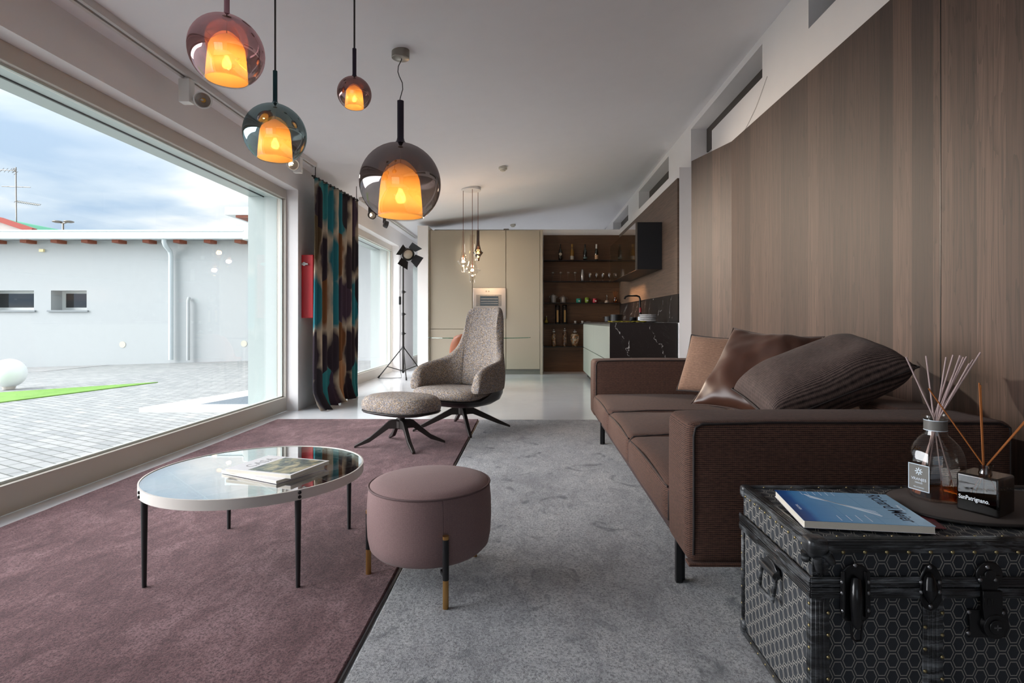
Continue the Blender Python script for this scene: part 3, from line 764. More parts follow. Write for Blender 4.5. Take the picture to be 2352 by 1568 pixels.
# seat shell (a shallow black tray that climbs at the rear)
bm = bmesh.new(); L = []
for sc, z, lift in ((0.30, 0.235, 0.0), (0.72, 0.250, 0.0), (0.93, 0.275, 0.02), (1.0, 0.300, 0.05), (1.015, 0.315, 0.085)):
    L.append([Vector((x*sc, y*sc+0.01, z+lift*max(0, min(1, (y+0.22)/0.22)))) for x, y in outline(0.385, 0.395, 0.315, 56, 3.8, 2.3)])
layers(bm, L); obj('seat_shell', bm, M_shell, lc, world=False, smooth=True, angle=60)
# seat cushion
bm = bmesh.new(); L = []
for sc, z in ((0.96, 0.312), (1.0, 0.325), (1.01, 0.350), (0.99, 0.378), (0.93, 0.397), (0.80, 0.408), (0.5, 0.410), (0.15, 0.404)):
    L.append([Vector((x*sc, y*sc-0.005, z+(0.012*max(0, -y/0.38)-0.02*max(0, y/0.3))*sc)) for x, y in outline(0.365, 0.390, 0.27, 56, 4.2, 3.0)])
layers(bm, L); obj('seat_cushion', bm, M_tweed, lc, world=False, smooth=True, angle=0)
# wrap-around back with arms
TB = [(0.0, .325, 1.165), (.08, .323, 1.166), (.15, .319, 1.164), (.195, .312, 1.152), (.224, .303, 1.11), (.238, .296, 1.03), (.248, .287, .95), (.262, .275, .865), (.28, .260, .79), (.31, .236, .735), (.345, .20, .695), (.372, .15, .668), (.39, .09, .652), (.40, .02, .642), (.408, -.06, .632), (.412, -.13, .618), (.411, -.19, .60), (.407, -.235, .575), (.400, -.265, .54), (.392, -.280, .48)]
half = [(x, y, z) for x, y, z in TB]
path = [(-x, y, z) for x, y, z in half[:0:-1]]+half
bm = bmesh.new(); rings = []
def backpt(x, y, z):
    k = max(0.0, z-0.34); cen = max(0, 1-(abs(x)/0.36)**2)
    return Vector((x*(1-0.02*k), y+0.115*k*cen*(1+0.35*k), z))
NP = len(path)
for i, (x, y, zt_) in enumerate(path):
    a = Vector(path[max(i-1, 0)][:2]); b = Vector(path[min(i+1, NP-1)][:2]); d = (b-a).normalized(); nrm = Vector((-d.y, d.x))   # outward
    if nrm.dot(Vector((x, y+0.02))) < 0: nrm = -nrm
    if i in (0, NP-1): nrm = Vector((math.copysign(1, x), 0))
    th = 0.075+0.02*min(1, abs(y-0.3))*1.0
    if i in (0, NP-1): th *= 0.7
    z0 = 0.375 if y > -0.2 else 0.385
    ring = []
    K = 9
    for k in range(K):      # outside, going up
        f = k/(K-1); z = z0+(zt_-0.03-z0)*f; p = backpt(x, y, z); bulge = 0.012*math.sin(PI*f)
        ring.append(p+Vector((nrm.x, nrm.y, 0))*bulge)
    p = backpt(x, y, zt_); ring.append(p-Vector((nrm.x, nrm.y, 0))*th*0.22); ring.append(p-Vector((nrm.x, nrm.y, 0))*th*0.62)
    for k in range(K-1, -1, -1):
        f = k/(K-1); z = z0+(zt_-0.03-z0)*f; p = backpt(x, y, z); bulge = 0.018*math.sin(PI*min(1, f*1.1))
        lum = 0.03*math.exp(-((z-0.50)/0.10)**2)*max(0, 1-(x/0.33)**2)**2 if y > 0 else 0
        ring.append(p-Vector((nrm.x, nrm.y, 0))*(th+bulge+lum))
    rings.append([bm.verts.new(v) for v in ring])
n = len(rings[0])
for a, b in zip(rings, rings[1:]):
    for i in range(n): bm.faces.new((a[i], a[(i+1) % n], b[(i+1) % n], b[i]))
bm.faces.new(rings[0]); bm.faces.new(rings[-1][::-1])
obj('back_and_arms', bm, M_tweed, lc, world=False, smooth=True, angle=0, sub=2)

fs = thing('footstool', 'tweed footstool with dark star base in front of the armchair', 'footstool', (-1.08, 4.62, 0.013), rzc)
star_base(fs, rzc, (194, 16, -61, 120), (0.37, 0.36, 0.35, 0.33), 0.215, 0)
bm = bmesh.new(); L = []
O = outline(0.338, 0.235, 0.235, 56, 2.7)
for sc, z in ((0.3, 0.262), (0.8, 0.268), (0.98, 0.282), (1.01, 0.292), (1.0, 0.296)): L.append([Vector((x*sc, y*sc, z)) for x, y in O])
layers(bm, L); obj('seat_shell', bm, M_shell, fs, world=False, smooth=True, angle=60)
bm = bmesh.new(); L = []
for sc, z in ((0.95, 0.297), (1.0, 0.306), (1.02, 0.335), (1.0, 0.368), (0.93, 0.398), (0.8, 0.415), (0.55, 0.424), (0.2, 0.424)): L.append([Vector((x*sc, y*sc, z-0.012*math.exp(-((x)/0.05)**2)*(sc if z > .36 else 0)*0.0)) for x, y in O])
layers(bm, L); obj('seat_cushion', bm, M_tweed, fs, world=False, smooth=True, angle=0)

# ================================================================ SOFA
sf = thing('sofa', 'long low brown ribbed sofa with black metal legs along the boarded wall', 'sofa', (1.15, 3.7, 0.013))
X0, X1, Ya, Yb, ZA = 0.562, 1.75, 2.02, 5.38, 0.68
for y0, y1 in ((Ya, Ya+0.30), (Yb-0.28, Yb)):
    bm = bmesh.new(); softbox(bm, (X0, y0, 0.165), (X1, y1, ZA), 0.035, 16, 0.008, 0.012); a_ = obj('armrest', bm, M_sofa, sf, smooth=True, angle=0)
    bm = bmesh.new(); yf = y0+0.004
    e = 0.022
    loop = [(X0+e, yf, 0.20), (X0+e, yf-0.004, 0.30), (X0+e, yf-0.004, ZA-0.05), (X0+e+0.008, yf, ZA-0.020), (X0+e+0.03, yf, ZA-0.008), (X0+0.3, yf-0.002, ZA-0.002), (X1-0.06, yf-0.002, ZA-0.004), (X1-e, yf, ZA-0.02), (X1-e, yf, 0.22)]
    tube(bm, loop, 0.0045, 8); obj('piping', bm, mat('dark_piping', '1F1615', 0.7), a_, smooth=True)
bm = bmesh.new(); softbox(bm, (X1-0.24, Ya+0.29, 0.20), (X1, Yb-0.27, ZA), 0.035, 18, 0.006, 0.012); obj('backrest', bm, M_sofa, sf, smooth=True, angle=0)
seats = [(Ya+0.295, 3.26), (3.265, 4.10), (4.105, Yb-0.285)]
for k, (y0, y1) in enumerate(seats):
    bm = bmesh.new(); softbox(bm, (X0-0.008, y0, 0.19), (X1-0.25, y1, 0.375), 0.05, 18, 0.006, 0.035, 0.004, k*3.1); s_ = obj('seat_cushion', bm, M_sofa, sf, smooth=True, angle=0)
    bm = bmesh.new(); loop = [(X0+0.004, y0+0.02+(y1-y0-0.04)*i/16, 0.353+0.012*math.sin(PI*i/16)) for i in range(17)]
    tube(bm, loop, 0.004, 8); tube(bm, [(X0+0.004, y0+0.006, 0.22), (X0+0.006, y0+0.006, 0.34), (X0+0.03, y0+0.007, 0.368), (X0+0.3, y0+0.006, 0.385), (X0+0.8, y0+0.006, 0.385)], 0.004, 8); obj('piping', bm, mat('dark_piping', '1F1615', 0.7), s_, smooth=True)
obj('base_frame', B(X0+0.015, X1-0.03, Ya+0.04, Yb-0.04, 0.165, 0.195), mat('base_cloth', '33201E', 0.8), sf, bevel=0.01)
bm = bmesh.new(); softbox(bm, (X0+0.003, Ya-0.004, 0.158), (X1, Ya+0.05, 0.172), 0.005, 8); obj('hem_band', bm, M_sofa, sf, smooth=True)
for x in (X0+0.02, X1-0.12):
    for y in (2.217, 4.67):
        bm = bmesh.new(); box(bm, x-0.014, x+0.010, y-0.012, y+0.012, 0.013, 0.20); box(bm, x-0.004, x+0.028, y+0.014, y+0.032, 0.013, 0.20); box(bm, x-0.004, x+0.014, y-0.005, y+0.03, 0.15, 0.20)
        obj('leg', bm, M_black, sf, bevel=0.002)

def pillow(name, label, c, size, thick, rot, m, pipe_m, seed=0, wr=0.012, group='cushions on the brown sofa', ear=0.06, bl=2.6):
    t_ = thing(name, label, 'cushion', c, 0, group)
    n = 30; bm = bmesh.new(); hx, hy = size[0]/2, size[1]/2; G = {}
    Rm = rot
    for s in (1, -1):
        for i in range(n+1):
            for j in range(n+1):
                u, v_ = i/n*2-1, j/n*2-1
                edge = i in (0, n) or j in (0, n)
                if edge and s == -1: G[(s, i, j)] = G[(1, i, j)]; continue
                th = (max(0, 1-abs(u)**bl)**0.5)*(max(0, 1-abs(v_)**bl)**0.5)
                pin = 1-ear*(1-u*u)*(v_*v_)-0.0; pin2 = 1-ear*(1-v_*v_)*(u*u)
                x, y = u*hx*pin2, v_*hy*pin
                w_ = noise.noise(Vector((x*5+seed, y*5, s*2.0)))*wr+noise.noise(Vector((x*13+seed, y*9, s*3.0)))*wr*0.45
                z = s*thick/2*th+w_*min(1, th*2)
                G[(s, i, j)] = bm.verts.new(Rm @ Vector((x, y, z)))
        for i in range(n):
            for j in range(n):
                f = [G[(s, i, j)], G[(s, i+1, j)], G[(s, i+1, j+1)], G[(s, i, j+1)]]
                try: bm.faces.new(f if s == 1 else f[::-1])
                except ValueError: pass
    loop = [G[(1, i, 0)].co.copy() for i in range(n)]+[G[(1, n, j)].co.copy() for j in range(n)]+[G[(1, i, n)].co.copy() for i in range(n, 0, -1)]+[G[(1, 0, j)].co.copy() for j in range(n, 0, -1)]
    # UVs in the cushion's own plane
    bmesh.ops.recalc_face_normals(bm, faces=bm.faces)
    me = bpy.data.meshes.new('cover'); bm.to_mesh(me); bm.free(); o = bpy.data.objects.new('cover', me); C.objects.link(o); me.materials.append(m); me.shade_smooth()
    uv = me.uv_layers.new(name='UVMap').data; inv = Rm.inverted()
    for lp in me.loops:
        q = inv @ me.vertices[lp.vertex_index].co; uv[lp.index].uv = (q.x, q.y)
    o.parent = t_; sb = o.modifiers.new('sub', 'SUBSURF'); sb.levels = 1; sb.render_levels = 1
    bm = bmesh.new(); tube(bm, loop, 0.004, 6, True); obj('piping', bm, pipe_m, t_, world=False, smooth=True)
    return t_
def frame_rot(xa, ya):
    """columns: cushion's own x, y and normal axes in the room"""
    X = Vector(xa).normalized(); Y = Vector(ya); Y = (Y-X*Y.dot(X)).normalized(); Z = X.cross(Y); return Matrix((X, Y, Z)).transposed()
def satin():
    m, t, p = newmat('brown_satin'); n = t.noise(t.coord(), 5.0, 3.0)
    t.l.new(t.mix(n, '35211A', '553629'), p.inputs['Base Color']); p.inputs['Roughness'].default_value = 0.4
    p.inputs['Sheen Weight'].default_value = 0.12; p.inputs['Sheen Roughness'].default_value = 0.3; p.inputs['Anisotropic'].default_value = 0.5; return m
M_satin = satin()
dpipe = mat('dark_piping', '1F1615', 0.7)
pillow('throw_pillow', 'light brown ribbed cushion farthest back on the sofa', at(1636, 838, 4.12), (0.46, 0.46), 0.16, frame_rot((0.36, -0.35, -0.02), (0.16, 0.12, 0.42)), M_pil_light, dpipe, 1, 0.006)
pillow('throw_pillow', 'large glossy dark brown satin cushion standing cornerwise on the sofa', at(1737, 852, 3.30), (0.56, 0.64), 0.19, frame_rot((0.378, -0.41, -0.045), (0.36, 0.28, 0.46)), M_satin, mat('satin_piping', '4A3A34', 0.5), 4, 0.030, ear=0.10)
pillow('throw_pillow', 'big dark ribbed cushion slumped nearest the sofa arm', at(1876, 870, 2.62), (0.66, 0.46), 0.25, frame_rot((0.90, -0.05, 0.37), (-0.06, 0.97, 0.20)), M_pil_dark, dpipe, 9, 0.014, ear=0.04, bl=4.5)
pillow('throw_pillow', 'brown cushion half hidden behind the satin cushion', at(1850, 852, 3.42), (0.42, 0.26), 0.12, frame_rot((0.0, -1.0, 0.0), (0.3, 0.0, 0.95)), M_sofa, dpipe, 12, 0.006)

# ================================================================ TRUNK
tk = thing('steamer_trunk', 'black studded steamer trunk with hexagon cloth in the right foreground', 'trunk', (1.15, 1.63, 0.013))
TX0, TX1, TY0, TY1, TZ0, TZ1 = 0.695, 1.72, 1.395, 1.86, 0.013, 0.50
ZL = 0.385
obj('chest_body', B(TX0+0.006, TX1-0.006, TY0+0.006, TY1-0.006, TZ0+0.01, ZL), M_hex, tk)
lid = obj('lid', B(TX0+0.006, TX1-0.006, TY0+0.006, TY1-0.006, ZL+0.001, TZ1-0.004), M_hex, tk)
def strip(bm, p, q, w, h, n_):
    """flat moulding strip with two raised beads, n_ is its outward normal"""
    p, q, n_ = Vector(p), Vector(q), Vector(n_); d = (q-p).normalized(); s = d.cross(n_)
    bar(bm, p, q, w, h, n_)
    for o_ in (-0.22, 0.0, 0.22): bar(bm, p+s*w*o_+n_*h*0.5, q+s*w*o_+n_*h*0.5, w*0.13, h*0.7, n_)
V = Vector
def edge_mould(name, segs, parent):
    bm = bmesh.new()
    for a, b, w_, nn in segs: strip(bm, a, b, w_, 0.005, nn)
    return obj(name, bm, M_worn, parent, bevel=0.0008, bseg=1)
f, l_, u = V((0, -1, 0)), V((-1, 0, 0)), V((0, 0, 1))
yF, xL, zT = TY0+0.003, TX0+0.003, TZ1-0.002
w_ = 0.032
edge_mould('lid_edging', [((TX0, yF, TZ1-w_/2), (TX1, yF, TZ1-w_/2), w_, f), ((xL, TY0, TZ1-w_/2*0.8), (xL, TY1, TZ1-w_/2*0.8), w_*0.8, l_),
    ((TX0, TY0+0.014, zT), (TX1, TY0+0.014, zT), 0.028, u), ((TX0+0.014, TY0, zT), (TX0+0.014, TY1, zT), 0.028, u), ((TX0, TY1-0.014, zT), (TX1, TY1-0.014, zT), 0.028, u),
    ((1.03, TY0+0.028, zT-0.001), (1.03, TY1-0.028, zT-0.001), 0.034, u), ((1.40, TY0+0.028, zT-0.001), (1.40, TY1-0.028, zT-0.001), 0.034, u)], lid)
edge_mould('lid_band', [((TX0-0.003, TY0-0.004, ZL+0.014), (TX1, TY0-0.004, ZL+0.014), 0.025, f), ((TX0-0.004, TY0-0.006, ZL+0.013), (TX0-0.004, TY1, ZL+0.013), 0.025, l_)], lid)
edge_mould('body_band', [((TX0-0.003, TY0-0.004, ZL-0.014), (TX1, TY0-0.004, ZL-0.014), 0.025, f), ((TX0-0.004, TY0-0.006, ZL-0.014), (TX0-0.004, TY1, ZL-0.014), 0.025, l_)], tk)
for x in (TX0+0.024, 1.0, 1.42):
    ww = 0.046 if x < 0.8 else 0.050
    edge_mould('upright_strap', [((x, yF, TZ0), (x, yF, ZL-0.028), ww, f)], tk)
edge_mould('body_edging', [((xL, TY0+0.014, TZ0), (xL, TY0+0.014, ZL-0.028), 0.026, l_), ((xL, TY1-0.008, TZ0), (xL, TY1-0.008, ZL-0.028), 0.016, l_), ((xL, TY0, TZ0+0.010), (xL, TY1, TZ0+0.010), 0.02, l_), ((TX0, yF, TZ0+0.013), (TX1, yF, TZ0+0.013), 0.026, f)], tk)
edge_mould('lid_edging', [((TX0+0.024, yF, ZL+0.028), (TX0+0.024, yF, TZ1-w_), 0.040, f)], lid)
# corner cap of the lid
bm = bmesh.new(); softbox(bm, (TX0-0.007, TY0-0.008, TZ1-0.045), (TX0+0.045, TY0+0.045, TZ1+0.005), 0.014, 10)
tube(bm, [(TX0+0.035, TY0-0.006, TZ1-0.03), (TX0+0.052, TY0-0.004, TZ1-0.055)], [0.012, 0.009], 10); tube(bm, [(TX0+0.012, TY0-0.006, TZ1-0.04), (TX0+0.018, TY0-0.004, TZ1-0.075)], [0.011, 0.008], 10)
tube(bm, [(TX0-0.004, TY0+0.02, TZ1-0.035), (TX0-0.004, TY0+0.022, TZ1-0.06)], [0.012, 0.009], 10)
obj('corner_cap', bm, M_worn, lid, smooth=True, angle=60)
bm = bmesh.new(); softbox(bm, (TX0-0.006, TY1-0.03, TZ1-0.035), (TX0+0.03, TY1+0.004, TZ1+0.004), 0.010, 8); obj('corner_cap', bm, M_worn, lid, smooth=True)
bm = bmesh.new(); softbox(bm, (TX0-0.006, TY1-0.03, TZ0), (TX0+0.03, TY1+0.004, TZ0+0.05), 0.010, 8); obj('corner_cap', bm, M_worn, tk, smooth=True)
# rivets
M_rivet = mat('aged_brass_rivet', '9A8C66', 0.3, 0.9); M_screw = mat('nickel_screw', '8E8E90', 0.3, 0.9)
rv = bmesh.new(); lathe(rv, [(0.0046, 0), (0.0042, 0.0018), (0.0025, 0.0032), (0.0005, 0.0036)], (0, 0, 0), 10, False, False)
me_r = bpy.data.meshes.new('rivet'); rv.to_mesh(me_r); rv.free(); me_r.shade_smooth(); me_r.materials.append(M_rivet)
def rivet(p, nn, parent, off=Vector((1.15, 1.63, 0.013)), me=me_r, sc=1.0):
    o = bpy.data.objects.new('rivet', me); C.objects.link(o); o.parent = parent
    o.location = Vector(p)-off; o.rotation_euler = Vector(nn).to_track_quat('Z', 'Y').to_euler(); o.scale = (sc, sc, sc)
    return o
for i in range(11): rivet((0.775+i*0.0545, TY0-0.0005, TZ1-0.029), f, lid, sc=1.10)
for i in range(11): rivet((TX0-0.0006, TY0+0.045+i*0.038, TZ1-0.025), l_, lid, sc=0.91)
for i in range(9): rivet((0.775+i*0.07, TY0+0.027, TZ1+0.0005), u, lid, sc=0.72)
for i in range(8): rivet((0.76+i*0.09, TY1-0.026, TZ1+0.0005), u, lid, sc=0.72)
for i in range(6):
    rivet((TX0+0.043, TY0-0.0005, ZL-0.065-i*0.055), f, tk, sc=1.04)
    rivet((0.979, TY0-0.0005, ZL-0.045-i*0.055), f, tk, sc=1.04); rivet((1.022, TY0-0.0005, ZL-0.065-i*0.055), f, tk, sc=1.04)
    rivet((TX0-0.0006, TY0+0.008, ZL-0.045-i*0.055), l_, tk, sc=0.91); rivet((TX0-0.0006, TY1-0.008, ZL-0.05-i*0.055), l_, tk, sc=0.78)
for i in range(7): rivet((TX0-0.0006, TY0+0.05+i*0.055, TZ0+0.012), l_, tk, sc=0.78)
# hardware on the front
FY = TY0-0.006
def P2(px, py, d=0.0): v_ = at(px, py, FY-d); return v_
def plate(pts, d0, d1, bmx=None, px=True):
    bm = bmx or bmesh.new(); q = [P2(*p) for p in pts]; prism(bm, [(v_.x, v_.z) for v_ in q], FY-d1, FY-d0, 'y'); return bm
M_hw = mat('black_hardware', '151517', 0.28, 0.4, coat=0.3)
def screws(lst, parent, d=0.006):
    for px, py in lst:
        v_ = at(px, py, FY-d); rivet(v_, f, parent, me=me_s, sc=1.17)
me_s = me_r.copy(); me_s.materials.clear(); me_s.materials.append(M_screw)
# draw-bolt latch
bm = plate([(1930, 1312), (1945, 1298), (1963, 1292), (1982, 1298), (1997, 1312), (1998, 1400), (1997, 1412), (1985, 1425), (1940, 1425), (1931, 1412), (1929, 1400)], 0, 0.005)
la = obj('latch', bm, M_hw, tk, bevel=0.002)
bm = bmesh.new(); tube(bm, [P2(1967, 1330, .008), P2(1967, 1350, .018), P2(1967, 1375, .022), P2(1967, 1400, .020), P2(1968, 1430, .016), P2(1969, 1440, .010)], [0.011, 0.013, 0.014, 0.013, 0.012, 0.007], 14)
obj('lever', bm, M_hw, la, smooth=True)
bm = bmesh.new()
for s in (1938, 1988): tube(bm, [P2(s, 1312, .006), P2(s, 1345, .008), P2(s, 1380, .007), P2(s, 1415, .006)], 0.0045, 8)
tube(bm, [P2(1955, 1425, .006), P2(1957, 1465, .006), P2(1965, 1472, .008), P2(1978, 1470, .006), P2(1981, 1425, .006)], 0.003, 8)
obj('hasp_rib', bm, M_hw, la, smooth=True)
screws([(1964, 1298), (1935, 1336), (1994, 1336), (1935, 1361), (1994, 1361), (1937, 1402), (1994, 1401)], la)
# central clasp
bm = plate([(2112, 1322), (2122, 1300), (2135, 1292), (2148, 1300), (2160, 1322), (2161, 1378), (2150, 1396), (2136, 1402), (2122, 1396), (2112, 1378)], 0, 0.005)
cl = obj('clasp', bm, M_hw, tk, bevel=0.002)
bm = bmesh.new(); tube(bm, [P2(2136, 1316, .003), P2(2136, 1328, .012), P2(2136, 1352, .018), P2(2136, 1370, .012), P2(2136, 1382, .003)], [0.006, 0.012, 0.016, 0.012, 0.005], 14); obj('tongue', bm, M_hw, cl, smooth=True)
screws([(2135, 1302), (2116, 1337), (2157, 1337), (2116, 1359), (2157, 1359), (2137, 1392)], cl)
# round key lock
bm = bmesh.new(); c_ = P2(2269, 1318); tube(bm, [c_+V((0, 0, 0)), c_+V((0, -0.006, 0))], 0.033, 28); tube(bm, [c_+V((0, -0.006, 0)), c_+V((0, -0.009, 0))], 0.014, 20)
prism(bm, [(P2(x_, y_).x, P2(x_, y_).z) for x_, y_ in ((2245, 1318), (2293, 1318), (2285, 1356), (2252, 1356))], FY-0.008, FY, 'y')
lk = obj('lock', bm, M_hw, tk, bevel=0.0015)
bm = plate([(2248, 1352), (2293, 1352), (2293, 1390), (2288, 1420), (2252, 1420), (2248, 1390)], 0.004, 0.014)
for s in (2262, 2270, 2279): tube(bm, [P2(s, 1374, .014), P2(s, 1390, .014)], 0.0022, 6)
obj('hasp', bm, M_hw, lk, bevel=0.002)
bm = bmesh.new(); c_ = P2(2277, 1432); prism(bm, [(P2(x_, y_).x, P2(x_, y_).z) for x_, y_ in ((2222, 1398), (2310, 1398), (2316, 1440), (2306, 1462), (2222, 1462), (2226, 1430))], FY-0.005, FY, 'y')
tube(bm, [c_, c_+V((0, -0.016, 0))], [0.034, 0.030], 28); tube(bm, [c_+V((0, -0.016, 0)), c_+V((0, -0.019, 0))], 0.018, 20)
obj('key_plate', bm, M_hw, lk, bevel=0.0012)
bm = bmesh.new(); box(bm, c_.x-0.009, c_.x+0.009, FY-0.0197, FY-0.0188, c_.z-0.0015, c_.z+0.0015); box(bm, c_.x-0.0012, c_.x+0.0012, FY-0.0197, FY-0.0188, c_.z-0.007, c_.z+0.007); obj('keyhole', bm, M_screw, lk)
screws([(2268, 1302), (2251, 1331), (2285, 1331), (2225, 1405), (2303, 1407), (2224, 1453), (2304, 1455)], lk)
# left side handle
bm = bmesh.new(); hx_ = TX0-0.004; hy_, hz_ = 1.615, 0.30
prism(bm, [(hy_-0.045, hz_+0.02), (hy_-0.045, hz_+0.045), (hy_-0.02, hz_+0.06), (hy_+0.02, hz_+0.06), (hy_+0.045, hz_+0.045), (hy_+0.045, hz_+0.02)], hx_-0.006, hx_+0.004, 'x')
sh_ = obj('side_handle', bm, M_worn, tk, bevel=0.002)
bm = bmesh.new(); tube(bm, [(hx_-0.006, hy_-0.045, hz_+0.03), (hx_-0.012, hy_-0.048, hz_-0.005), (hx_-0.016, hy_-0.045, hz_-0.04), (hx_-0.016, hy_+0.045, hz_-0.04), (hx_-0.012, hy_+0.048, hz_-0.005), (hx_-0.006, hy_+0.045, hz_+0.03)], 0.0055, 10)
tube(bm, [(hx_-0.008, hy_-0.05, hz_+0.032), (hx_-0.008, hy_+0.05, hz_+0.032)], 0.011, 12)
obj('bail', bm, M_worn, sh_, smooth=True)

# ---- on the trunk
zb = 0.5045
nl, nr, fr_, fl_ = plane_z(1857, 1213, zb), plane_z(2165, 1228, zb), plane_z(2012, 1147, zb), plane_z(1783, 1141, zb)
bk, Wk, Hk = magazine('book', 'blue architecture book lying on the black trunk', [nl, nr, plane_z(2008, 1146, zb), plane_z(1783, 1142, zb)], 0.02, None)
bk['category'] = 'book'
Wk, Hk = 0.318, 0.262
def bluemat():
    m, t, p = newmat('blue_cover_print'); x, y, z = t.xyz(t.coord())
    fx = t.m('DIVIDE', t.m('ADD', x, Wk/2), Wk); fy = t.m('DIVIDE', t.m('ADD', y, Hk/2), Hk)
    n = t.noise(t.coord(), 9.0, 2.0)
    col = t.ramp(t.m('ADD', fx, t.m('MULTIPLY', n, 0.12)), [(0.03, '16407C'), (0.14, '1F62B0'), (0.20, '4D97D6'), (0.5, '86BAE2'), (1.0, 'A8CFEA')])
    g = t.m('MINIMUM', t.m('ABSOLUTE', t.m('SUBTRACT', t.m('FRACT', t.m('MULTIPLY', fx, 4.0)), 0.5)), t.m('ABSOLUTE', t.m('SUBTRACT', t.m('FRACT', t.m('MULTIPLY', fy, 3.0)), 0.5)))
    col = t.mix(t.ramp(g, [(0.0, 0.5), (0.012, 0.0)]), col, '3A74B4')
    t.l.new(col, p.inputs['Base Color']); p.inputs['Roughness'].default_value = 0.25; return m
for z0, z1, ins, mm, nm in ((0.0, 0.0012, 0, M_glossw, 'back_cover'), (0.0012, 0.0185, 0.002, M_paper, 'pages'), (0.0185, 0.0198, 0, bluemat(), 'front_cover')):
    obj(nm, B(-Wk/2+ins, Wk/2-ins, -Hk/2+ins*0.3, Hk/2-ins, z0, z1), mm, bk, world=False)
M_ink = mat('navy_ink', '101C33', 0.4); M_whiteink = mat('white_ink', 'DCE8F2', 0.4)
textmesh('title_lettering', 'Richard Meier', 0.053, M_ink, bk, Matrix.Translation((Wk/2-0.062, Hk/2-0.008, 0.0199)) @ Matrix.Rotation(-PI/2, 4, 'Z'), 0.0001, sx=0.76, bold=0.0004)
textmesh('author_lettering', 'Philip Jodidio', 0.010, M_whiteink, bk, Matrix.Translation((Wk/2-0.022, 0.03, 0.0199)) @ Matrix.Rotation(-PI/2, 4, 'Z'), 0.0001)
textmesh('publisher_lettering', 'TASCHEN', 0.010, M_whiteink, bk, Matrix.Translation((-Wk/2+0.018, 0.0, 0.0199)) @ Matrix.Rotation(-PI/2, 4, 'Z'), 0.0001)
bm = bmesh.new(); z9 = 0.0199
for k in range(4): bar(bm, (-Wk/2+0.075+k*0.002, Hk/2-0.03-k*0.010, z9), (Wk/2-0.10, -Hk/2+0.06+k*0.012, z9), 0.0022 if k else 0.005, 0.0002)
for k in range(6): bar(bm, (-Wk/2+0.07+k*0.018, Hk/2-0.005, z9), (-Wk/2+0.07+k*0.018, Hk/2-0.035, z9), 0.001, 0.0002)
for k in range(4): bar(bm, (-0.06+k*0.025, -Hk/2+0.012, z9), (-0.06+k*0.025, -Hk/2+0.05+k*0.004, z9), 0.0014, 0.0002)
obj('cover_drawing', bm, M_whiteink, bk, world=False)
mg = thing('booklet', 'thin red and cream booklet peeping out beside the blue book', 'booklet', (1.045, 1.60, 0.503), math.radians(-14))
obj('cover', B(-0.075, 0.07, -0.125, 0.095, 0, 0.0012), mat('red_booklet', '7A3038', 0.5), mg, world=False)

tr = thing('tray', 'oval taupe leather tray on the trunk carrying the two diffusers', 'tray', (1.33, 1.64, 0.503))
bm = bmesh.new(); O = outline(0.262, 0.168, 0.168, 64, 2.5)
layers(bm, [[V((x*s, y*s, z)) for x, y in O] for s, z in ((0.985, 0), (1.0, 0.002), (1.0, 0.007), (0.99, 0.009))]); obj('plate', bm, mat('taupe_leather', '4E4642', 0.6, bump=0.15, bscale=600), tr, world=False, smooth=True, angle=50)
bm = bmesh.new(); tube(bm, [(x*1.0, y*1.0, 0.0045) for x, y in O], 0.0045, 8, True); obj('rim', bm, mat('dark_rim', '25211F', 0.6), tr, world=False, smooth=True)
ZTR = 0.5125
d1 = thing('reed_diffuser', 'large clear glass diffuser with grey label and pale reeds', 'diffuser', (1.225, 1.70, ZTR), 0, 'reed diffusers on the trunk tray')
def octo(r, z, k): 
    n_ = 48; out = []
    for i in range(n_):
        a = 2*PI*i/n_; seg_ = ((a+math.radians(158)+PI/8) % (PI/4))-PI/8; rr_ = r*((1-k)+k*math.cos(PI/8)/math.cos(seg_)); out.append(V((rr_*math.cos(a), rr_*math.sin(a), z)))
    return out
bm = bmesh.new(); layers(bm, [octo(0.066, 0.0, 1), octo(0.073, 0.004, 1), octo(0.0755, 0.02, 1), octo(0.0765, 0.06, .9), octo(0.0765, 0.11, .7), octo(0.073, 0.135, .5), octo(0.062, 0.16, .3), octo(0.045, 0.178, 0), octo(0.032, 0.19, 0), octo(0.0295, 0.205, 0), octo(0.0295, 0.238, 0), octo(0.036, 0.243, 0), octo(0.036, 0.249, 0)], True, False)
obj('bottle', bm, M_clear, d1, world=False, smooth=True, angle=35)
bm = bmesh.new(); layers(bm, [octo(0.066, 0.008, 1), octo(0.0725, 0.014, 1), octo(0.0735, 0.052, .9)]); obj('fragrance_oil', bm, glassy('amber_oil', 'D59A5A', 0.5, 0.02), d1, world=False, smooth=True, angle=35)
bm = bmesh.new(); lathe(bm, [(0.0305, 0.203), (0.0305, 0.235)], (0, 0, 0), 40, False, False); nb = obj('neck_band', bm, mat('grey_label', '6E6B66', 0.5), d1, world=False, smooth=True)
bm = bmesh.new()
for z in (0.204, 0.234): lathe(bm, [(0.0308, z-0.001), (0.0308, z+0.001)], (0, 0, 0), 40, False, False)
obj('band_line', bm, M_whiteink, nb, world=False)
ald = math.radians(-158); nd = V((math.cos(ald), math.sin(ald), 0))
Mlab = Matrix.Translation(nd*0.0752+V((0, 0, 0.067))) @ Matrix.Rotation(ald+PI/2, 4, 'Z') @ Matrix.Rotation(PI/2, 4, 'X')
bm = bmesh.new(); box(bm, -0.031, 0.031, -0.039, 0.039, 0, 0.0008); bmesh.ops.transform(bm, matrix=Mlab, verts=bm.verts); lb = obj('label_plate', bm, mat('grey_label', '6E6B66', 0.5), d1, world=False)
bm = bmesh.new()
